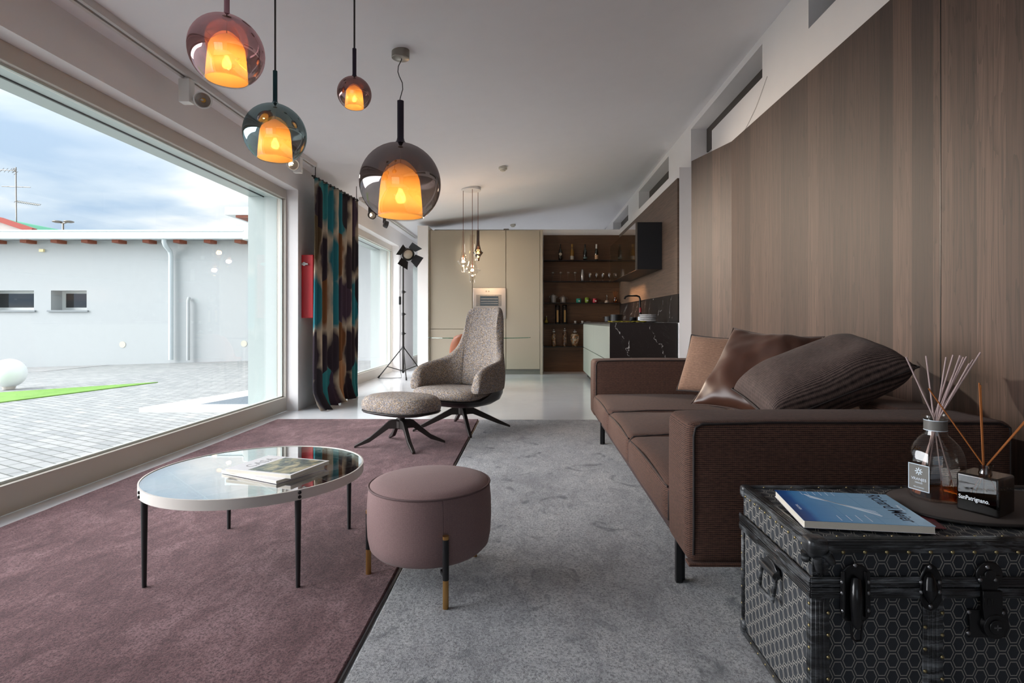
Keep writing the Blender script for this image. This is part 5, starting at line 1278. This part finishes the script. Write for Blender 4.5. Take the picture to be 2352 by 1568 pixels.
for py in (686, 692, 697): obj('oven_rack', B(xp(1104), xp(1144), YC-0.0272, YC-0.0258, zp(py+0.4), zp(py-0.4)), M_steel, ov)
bm = bmesh.new(); tube(bm, [(xp(1105), YC-0.05, zp(708)), (xp(1143), YC-0.05, zp(708))], 0.01, 10); 
for px in (1108, 1140): tube(bm, [(xp(px), YC-0.05, zp(708)), (xp(px), YC-0.018, zp(708))], 0.007, 8)
obj('oven_handle', bm, M_champ, ov, smooth=True)
for px in (1117, 1123): 
    bm = bmesh.new(); tube(bm, [(xp(px), YC-0.035, zp(669)), (xp(px), YC-0.019, zp(669))], 0.013, 14); obj('oven_knob', bm, M_champ, ov, smooth=True)

# ================================================================ SHELF RECESS
YS = 11.10; sx0, sx1 = 0.236, 1.764
SZ = [2.232, 1.818, 1.387, 0.972, 0.515]
nmz = ['topmost', 'second', 'third', 'fourth', 'lowest']
for k, z in enumerate(SZ):
    o = obj('wall_shelf', B(sx0, sx1, YS, 11.324, z-0.012, z), M_black); tag(o, 'thin black wall shelf, %s from the top in the oak recess' % nmz[k] if k not in (0, 4) else 'thin black wall shelf, %s in the oak recess' % nmz[k], 'shelf', 'black wall shelves')
YI = 11.20; si = YI/F
def sx(px): return (px-VX)*si
def item(name, label, cat, px, shelf, group=None, y=YI): return thing(name, label, cat, (sx(px), y, SZ[shelf]), 0, group)
def lathe_part(t_, nm, prof, m, seg=20, **k):
    bm = bmesh.new(); lathe(bm, prof, (0, 0, 0), seg, **k); return obj(nm, bm, m, t_, world=False, smooth=True, angle=50)
bott = [(0.034, 0.0), (0.038, 0.006), (0.038, 0.16), (0.034, 0.195), (0.016, 0.24), (0.0145, 0.305), (0.016, 0.31), (0.016, 0.325)]
for px, lbt, gl_, cap, lab in ((1287, 'dark wine bottle with round white label, leftmost on the top shelf', '15120F', '15120F', 'round'), (1314, 'amber glass wine bottle with a low white label on the top shelf', '8A6420', 'A07A2E', 'low'), (1344, 'plain dark bottle with small label on the top shelf', '0E1110', '0E1110', 'small'), (1370, 'sparkling wine bottle with white foil neck on the top shelf', '141810', 'D6D2CA', 'tall')):
    t_ = item('wine_bottle', lbt, 'bottle', px, 0, 'wine bottles on the top shelf')
    lathe_part(t_, 'bottle', bott, mat('bottle_'+gl_, gl_, 0.12, coat=0.6))
    lathe_part(t_, 'neck_foil', [(0.0162, 0.235 if cap == 'D6D2CA' else 0.275), (0.0168, 0.31), (0.0175, 0.327), (0.005, 0.33)], mat('foil_'+cap, cap, 0.4))
    lm = mat('label_cream', 'B9B1A2', 0.6) if lab != 'tall' else mat('label_copper', 'B08B68', 0.5)
    if lab == 'round':
        bm = bmesh.new(); tube(bm, [(0, -0.0385, 0.125), (0, -0.0355, 0.125)], 0.030, 20); obj('bottle_label', bm, lm, t_, world=False)
    else:
        z0, z1 = {'low': (0.02, 0.09), 'small': (0.035, 0.07), 'tall': (0.025, 0.11)}[lab]
        bm = bmesh.new(); rings = [[bm.verts.new((0.0386*math.cos(a), 0.0386*math.sin(a), z)) for a in [math.radians(-160+14*i) for i in range(11)]] for z in (z0, z1)]
        for i in range(10): bm.faces.new((rings[0][i], rings[0][i+1], rings[1][i+1], rings[1][i]))
        obj('bottle_label', bm, lm if lab != 'small' else mat('label_teal', '5E7A78', 0.5), t_, world=False)
gg = [(0.030, 0.0), (0.030, 0.002), (0.004, 0.006), (0.0035, 0.07), (0.012, 0.085), (0.034, 0.115), (0.038, 0.15), (0.032, 0.185)]
first = None
for k, px in enumerate((1270, 1288, 1305, 1321)):
    lb_ = 'tall-stemmed clear glass on the second shelf, %s of the left four' % ('leftmost', 'second', 'third', 'rightmost')[k]
    if first is None:
        t_ = first = item('stemmed_glass', lb_, 'glass', px, 1, 'stemmed glasses on the second shelf'); 
        bm = bmesh.new(); lathe(bm, [(0.033, 0), (0.033, 0.003), (0.005, 0.007), (0.0045, 0.10), (0.02, 0.125), (0.029, 0.155), (0.026, 0.19)], (0, 0, 0), 20, True, False); obj('bowl_and_stem', bm, M_clear, t_, world=False, smooth=True)
        bm = bmesh.new(); lathe(bm, [(0.027, 0.164), (0.027, 0.182), (0.01, 0.188)], (0, 0, 0), 16); obj('frosted_rim', bm, mat('frosted', '9C948C', 0.5), t_, world=False, smooth=True)
    else: dup(first, (sx(px), YI, SZ[1]), 0, lb_)
t_ = item('cocktail_shaker', 'steel cocktail shaker between the glasses on the second shelf', 'shaker', 1338, 1); lathe_part(t_, 'cup', [(0.03, 0), (0.036, 0.01), (0.038, 0.12), (0.034, 0.16), (0.030, 0.185)], M_steel); lathe_part(t_, 'cap', [(0.031, 0.186), (0.026, 0.215), (0.02, 0.236), (0.008, 0.245)], M_steel)
first = None
for k, px in enumerate((1355, 1370.5, 1385, 1400, 1409)):
    lb_ = 'wine goblet on the second shelf, %s of the right five' % ('leftmost', 'second', 'third', 'fourth', 'rightmost')[k]
    if first is None:
        t_ = first = item('goblet', lb_, 'glass', px, 1, 'goblets on the second shelf'); lathe_part(t_, 'bowl_and_stem', [(0.028, 0), (0.028, 0.003), (0.005, 0.007), (0.005, 0.05), (0.022, 0.065), (0.034, 0.095), (0.036, 0.13), (0.033, 0.165)], glassy('goblet_glass', 'D8CFC4', 2.0, 0.08), cap1=False)
    else: dup(first, (sx(px), YI+(0.04 if k == 4 else 0), SZ[1]), 0, lb_)
M_alu = mat('canister_metal', 'A8A6A4', 0.35, 0.5)
for px, h, lbt in ((1271, 0.13, 'tall metal canister with clip lid on the third shelf'), (1293.5, 0.10, 'shorter metal canister with clip lid on the third shelf')):
    t_ = item('canister', lbt, 'canister', px, 2, 'metal canisters on the third shelf'); lathe_part(t_, 'pot', [(0.052, 0), (0.055, 0.008), (0.055, h), (0.05, h+0.01)], M_alu); lathe_part(t_, 'lid', [(0.057, h+0.011), (0.055, h+0.02), (0.03, h+0.03), (0.012, h+0.034), (0.012, h+0.045)], M_steel)
    for s in (-1, 1):
        bm = bmesh.new(); tube(bm, [(s*0.055, 0, h*0.8), (s*0.078, 0, h*0.85), (s*0.078, 0, h*0.98), (s*0.055, 0, h+0.01)], 0.004, 6); obj('clip_handle', bm, M_steel, t_, world=False, smooth=True)
for px, c, h, lbt in ((1329, '2F9C86', 0.085, 'teal lidded jar on the third shelf'), (1348, '86A52E', 0.105, 'green lidded jar on the third shelf'), (1366.5, 'A8283A', 0.085, 'red patterned jar on the third shelf')):
    t_ = item('candle_jar', lbt, 'jar', px, 2, 'coloured jars on the third shelf'); r_ = 0.049 if h < 0.1 else 0.042
    lathe_part(t_, 'jar_body', [(r_*0.85, 0), (r_, 0.015), (r_, h*0.75), (r_*0.9, h*0.85)], mat('jar_'+c, c, 0.35)); lathe_part(t_, 'lid', [(r_*0.95, h*0.86), (r_*0.95, h), (r_*0.5, h+0.004)], mat('jar_lid_'+c, c, 0.5))
    bm = bmesh.new(); tube(bm, [(0.008, -r_-0.001, h*0.42), (0.008, -r_+0.004, h*0.42)], 0.016, 14); obj('jar_label', bm, mat('label_pale', 'C8CCC2', 0.5), t_, world=False)
t_ = item('glass_flask', 'clear glass flask of pale powder on the third shelf', 'flask', 1394, 2); lathe_part(t_, 'flask', [(0.052, 0), (0.052, 0.01), (0.03, 0.075), (0.017, 0.10), (0.015, 0.15), (0.02, 0.165)], M_clear, cap1=False); lathe_part(t_, 'filling', [(0.049, 0.004), (0.049, 0.012), (0.034, 0.05)], mat('pale_powder', 'B7A79A', 0.9))
t_ = item('reed_diffuser', 'small diffuser with amber reeds at the right end of the third shelf', 'diffuser', 1413.5, 2); lathe_part(t_, 'bottle', [(0.04, 0), (0.045, 0.005), (0.045, 0.07), (0.02, 0.09), (0.02, 0.105)], glassy('diffuser_glass', 'C9A274', 1.5, 0.06), cap1=False)
for k in range(7):
    bm = bmesh.new(); a = -0.5+k/6.0; tube(bm, [(-a*0.03, 0, 0.012), (a*0.03, 0.004*k-0.01, 0.1), (a*0.11, 0.01*k-0.03, 0.235-abs(a)*0.03)], 0.003, 5); obj('reed', bm, M_oreed, t_, world=False)
t_ = item('oil_bottle', 'little round bottle of yellow oil at the left end of the fourth shelf', 'bottle', 1255, 3); lathe_part(t_, 'bottle', [(0.02, 0), (0.038, 0.015), (0.038, 0.04), (0.02, 0.065), (0.009, 0.08), (0.009, 0.13), (0.012, 0.135)], mat('yellow_oil', '9A8A2C', 0.1, coat=0.8)); lathe_part(t_, 'stopper', [(0.009, 0.135), (0.009, 0.155)], M_steel)
for k, px in enumerate((1280.5, 1297)):
    t_ = item('pepper_mill', 'tall black cylinder mill with gold panel, %s of the pair on the fourth shelf' % ('left', 'right')[k], 'mill', px, 3, 'black mills on the fourth shelf'); lathe_part(t_, 'tube_body', [(0.043, 0), (0.045, 0.01), (0.045, 0.33), (0.043, 0.335)], M_black); lathe_part(t_, 'lid', [(0.046, 0.336), (0.046, 0.365), (0.04, 0.37)], mat('mill_lid', '232022', 0.25, 0.4))
    obj('gold_panel', B(-0.018, 0.018, -0.047, -0.040, 0.03, 0.27), mat('gold_print', 'B08C54', 0.4), t_, world=False, bevel=0.003)
for k, px in enumerate((1321.5, 1338)):
    t_ = item('espresso_cup', 'small white espresso cup on a saucer, %s of two on the fourth shelf' % ('left', 'right')[k], 'cup', px, 3, 'espresso cups on the fourth shelf'); lathe_part(t_, 'cup', [(0.012, 0.006), (0.022, 0.02), (0.028, 0.055), (0.026, 0.055)], mat('porcelain', 'C9C6C2', 0.2), cap1=False); lathe_part(t_, 'saucer', [(0.02, 0), (0.045, 0.006), (0.045, 0.008), (0.01, 0.005)], mat('porcelain', 'C9C6C2', 0.2))
def pebbles(name, cols_):
    m, t, p = newmat(name); vo = t.a('ShaderNodeTexVoronoi', {'Vector': t.coord(), 'Scale': 38.0}); k_ = t.xyz(vo.outputs['Color'])[0]
    t.l.new(t.ramp(k_, [(i/len(cols_), c) for i, c in enumerate(cols_)], 'CONSTANT'), p.inputs['Base Color']); t.l.new(t.bump(vo.outputs['Distance'], 1.0, 0.01), p.inputs['Normal']); return m
for px, prof, lbt, cs in ((1272, [(0.04, 0), (0.044, 0.01), (0.044, 0.08), (0.038, 0.12), (0.044, 0.16), (0.042, 0.25), (0.03, 0.29)], 'waisted glass jar of dried fruit, left on the lowest shelf', ['8A5A2C', 'A87A44', '5C3A20', 'C29A62']),
    (1297, [(0.042, 0), (0.045, 0.01), (0.045, 0.29), (0.03, 0.31)], 'straight glass jar of spices in the middle of the lowest shelf', ['6E4A34', '8C6848', '4C3226', 'A58A72']),
    (1320, [(0.055, 0), (0.06, 0.02), (0.07, 0.06), (0.098, 0.14), (0.098, 0.19), (0.075, 0.25), (0.04, 0.28)], 'bulbous glass jar of mixed nuts, right on the lowest shelf', ['9C8A74', 'C4B49C', '5A4630', 'B0753A'])):
    t_ = item('storage_jar', lbt, 'jar', px, 4, 'storage jars on the lowest shelf')
    lathe_part(t_, 'filling', [(r_*0.93, z_+0.004) for r_, z_ in prof[:-1]], pebbles('filling_%d' % px, cs), 24); lathe_part(t_, 'jar_glass', prof, M_clear, 24, cap1=False)
    lathe_part(t_, 'stopper', [(prof[-1][0]*0.95, prof[-1][1]), (prof[-1][0]*1.05, prof[-1][1]+0.02), (0.012, prof[-1][1]+0.035), (0.014, prof[-1][1]+0.055)], M_steel)

# ================================================================ KITCHEN RUN ON THE RIGHT
XK, YK0, YK1, ZK = 0.953, 6.85, 10.40, 1.012
kr = thing('kitchen_counter', 'kitchen base unit with sage drawers and black veined marble end', 'counter', (1.37, 8.6, 0))
obj('marble_end', B(XK, 1.771, YK0, YK0+0.03, 0.0, ZK), M_marble, kr)
obj('worktop', B(XK, 1.771, YK0+0.03, YK1, ZK-0.02, ZK), M_marble, kr)
obj('carcass', B(XK+0.024, 1.77, YK0+0.031, YK1, 0.10, ZK-0.021), M_sage2, kr)
obj('plinth', B(XK+0.07, 1.77, YK0+0.031, YK1-0.03, 0.0, 0.10), M_black, kr)
ym = 8.72
for y0, y1 in ((YK0+0.033, ym-0.003), (ym, YK1)):
    for z0, z1 in ((0.105, 0.535), (0.545, ZK-0.045)):
        obj('drawer', B(XK, XK+0.022, y0, y1, z0, z1), M_sage2, kr, bevel=0.0015)
obj('grip_rail', B(XK+0.012, XK+0.023, YK0+0.033, YK1, ZK-0.043, ZK-0.021), mat('grip_steel', '7C7F7A', 0.35, 0.6), kr)
# wall cabinet
wc = thing('wall_cabinet', 'black wall cabinet with smoked glass doors above the counter', 'cupboard', (1.6, 8.8, 1.72))
obj('carcass', B(1.43, 1.764, 7.60, 10.08, 1.735, 2.374), mat('black_laminate', '1C1D20', 0.5), wc, bevel=0.002)
def mirrorish():
    m, t, p = newmat('bronze_mirror_glass'); p.inputs['Base Color'].default_value = lin('8A7258'); p.inputs['Metallic'].default_value = 0.9; p.inputs['Roughness'].default_value = 0.05; return m
for y0, y1 in ((7.615, 8.85), (8.855, 10.075)):
    d_ = obj('glass_door', B(1.409, 1.427, y0, y1, 1.728, 2.370), mirrorish() if y0 < 8 else bpy.data.materials['bronze_mirror_glass'], wc)
obj('door_edge', B(1.405, 1.4305, 7.598, 7.615, 1.724, 2.374), M_champ, wc)
# faucet
fp = at(1470, 736, 8.6); fx = fp.x
fa = thing('faucet', 'matt black kitchen tap with a squared spout', 'tap', (fx, 8.6, ZK))
bm = bmesh.new(); zt2_ = at(0, 679, 8.6).z; x_l = at(1434, 0, 8.6).x
tube(bm, [(fx, 8.6, ZK), (fx, 8.6, zt2_-0.05), (fx-0.012, 8.6, zt2_-0.015), (fx-0.05, 8.6, zt2_), (x_l+0.06, 8.6, zt2_), (x_l+0.02, 8.6, zt2_-0.015), (x_l, 8.6, zt2_-0.05)], 0.014, 12); obj('spout', bm, M_black, fa, smooth=True)
bm = bmesh.new(); tube(bm, [(fx, 8.6, ZK), (fx, 8.6, ZK+0.05)], 0.022, 12); tube(bm, [(fx+0.02, 8.6, ZK+0.04), (fx+0.07, 8.6, ZK+0.05)], 0.007, 8); obj('lever', bm, M_black, fa, smooth=True)
def on_counter(name, label, cat, px, y, group=None): return thing(name, label, cat, (at(px, 0, y).x, y, ZK+0.001), 0, group)
M_porc = mat('white_porcelain', 'C8C6C6', 0.25)
t_ = on_counter('plate_stack', 'wide white plates under the white bowls on the counter', 'plates', 1488, 7.3); t_['label'] = 'wide white plate at the bottom beside the tap'; t_['category'] = 'plate'; t_.name = 'dinner_plate'
lathe_part(t_, 'plate', [(0.08, 0), (0.12, 0.010), (0.135, 0.014), (0.12, 0.016), (0.07, 0.006)], M_porc, 32)
for k in range(4):
    t_ = on_counter('white_bowl', 'white bowl in the stack beside the tap, %s' % ('lowest', 'second from the bottom', 'second from the top', 'topmost')[k], 'bowl', 1488, 7.3, 'white bowls stacked by the tap'); t_.location.z += 0.0175+k*0.0225; t_.matrix_basis = Matrix.Translation(t_.location)
    lathe_part(t_, 'bowl', [(0.085, 0), (0.108, 0.006), (0.112, 0.021), (0.109, 0.0215), (0.09, 0.010), (0.02, 0.006)], M_porc, 32)
for px, y, r_, h, lbt in ((1454, 7.6, 0.05, 0.07, 'black bowl beside the white bowls'), (1400, 9.35, 0.09, 0.09, 'low black pan at the far left of the counter'), (1416, 9.0, 0.10, 0.12, 'black pot behind the yellow cloth')):
    t_ = on_counter('pot' if r_ > 0.06 else 'black_bowl', lbt, 'pot' if r_ > .06 else 'bowl', px, y); lathe_part(t_, 'vessel', [(r_*0.7, 0), (r_*0.95, 0.01), (r_, h), (r_*0.94, h), (r_*0.9, 0.015), (0.01, 0.012)], M_black, 24)
    if r_ > 0.06:
        bm = bmesh.new()
        for s in (-1, 1): tube(bm, [(s*r_, -0.02, h*0.8), (s*(r_+0.03), -0.02, h*0.82), (s*(r_+0.03), 0.02, h*0.82), (s*r_, 0.02, h*0.8)], 0.005, 6)
        obj('handle', bm, M_black, t_, world=False, smooth=True)
t_ = on_counter('soap_bottle', 'dark squat bottle with red neck in front of the tap', 'bottle', 1471, 7.9); lathe_part(t_, 'bottle', [(0.03, 0), (0.034, 0.01), (0.034, 0.09), (0.018, 0.12), (0.014, 0.14)], mat('dark_bottle', '15110F', 0.15, coat=0.6)); lathe_part(t_, 'red_neck', [(0.016, 0.14), (0.018, 0.16), (0.016, 0.20), (0.008, 0.21)], mat('wax_red', '8C1F24', 0.4)); lathe_part(t_, 'bottle_label', [(0.0345, 0.03), (0.0345, 0.075)], M_whiteink, cap0=False, cap1=False)
cl_ = thing('tea_towel', 'mustard yellow tea towel lying on the counter edge', 'cloth', (1.15, 7.2, ZK))
bm = bmesh.new(); n_ = 24; xa, xb = at(1402, 0, 7.05).x, at(1482, 0, 7.05).x; g_ = [[bm.verts.new((xa+(xb-xa)*i/n_, 6.95+0.35*j/8, ZK+0.010+0.012*abs(math.sin(i*0.9+j*1.7))+0.006*noise.noise(V((i*0.7, j*0.7, 0))))) for j in range(9)] for i in range(n_+1)]
for i in range(n_):
    for j in range(8): bm.faces.new((g_[i][j], g_[i+1][j], g_[i+1][j+1], g_[i][j+1]))
o = obj('cloth', bm, mat('mustard_linen', '8E8420', 0.9), cl_, smooth=True, angle=0); so = o.modifiers.new('thick', 'SOLIDIFY'); so.thickness = 0.005
hb = thing('hob', 'black glass hob with steel trim at the far end of the counter', 'hob', (1.25, 9.9, ZK)); obj('glass', B(1.0, 1.5, 9.55, 10.2, ZK+0.0005, ZK+0.004), mat('hob_black', '141516', 0.08), hb); obj('trim', B(0.985, 1.0, 9.55, 10.2, ZK+0.0005, ZK+0.006), M_steel, hb)
# recessed under-cabinet lamp lighting the counter and shelves
L = bpy.data.lights.new('under_cabinet_strip', 'AREA'); L.shape = 'RECTANGLE'; L.size = 0.05; L.size_y = 1.3; L.energy = 9*LAMP; L.spread = math.radians(115); L.color = (1.0, 0.62, 0.34)
lo = bpy.data.objects.new('under_cabinet_strip', L); C.objects.link(lo); lo.location = (1.60, 9.40, 1.73)
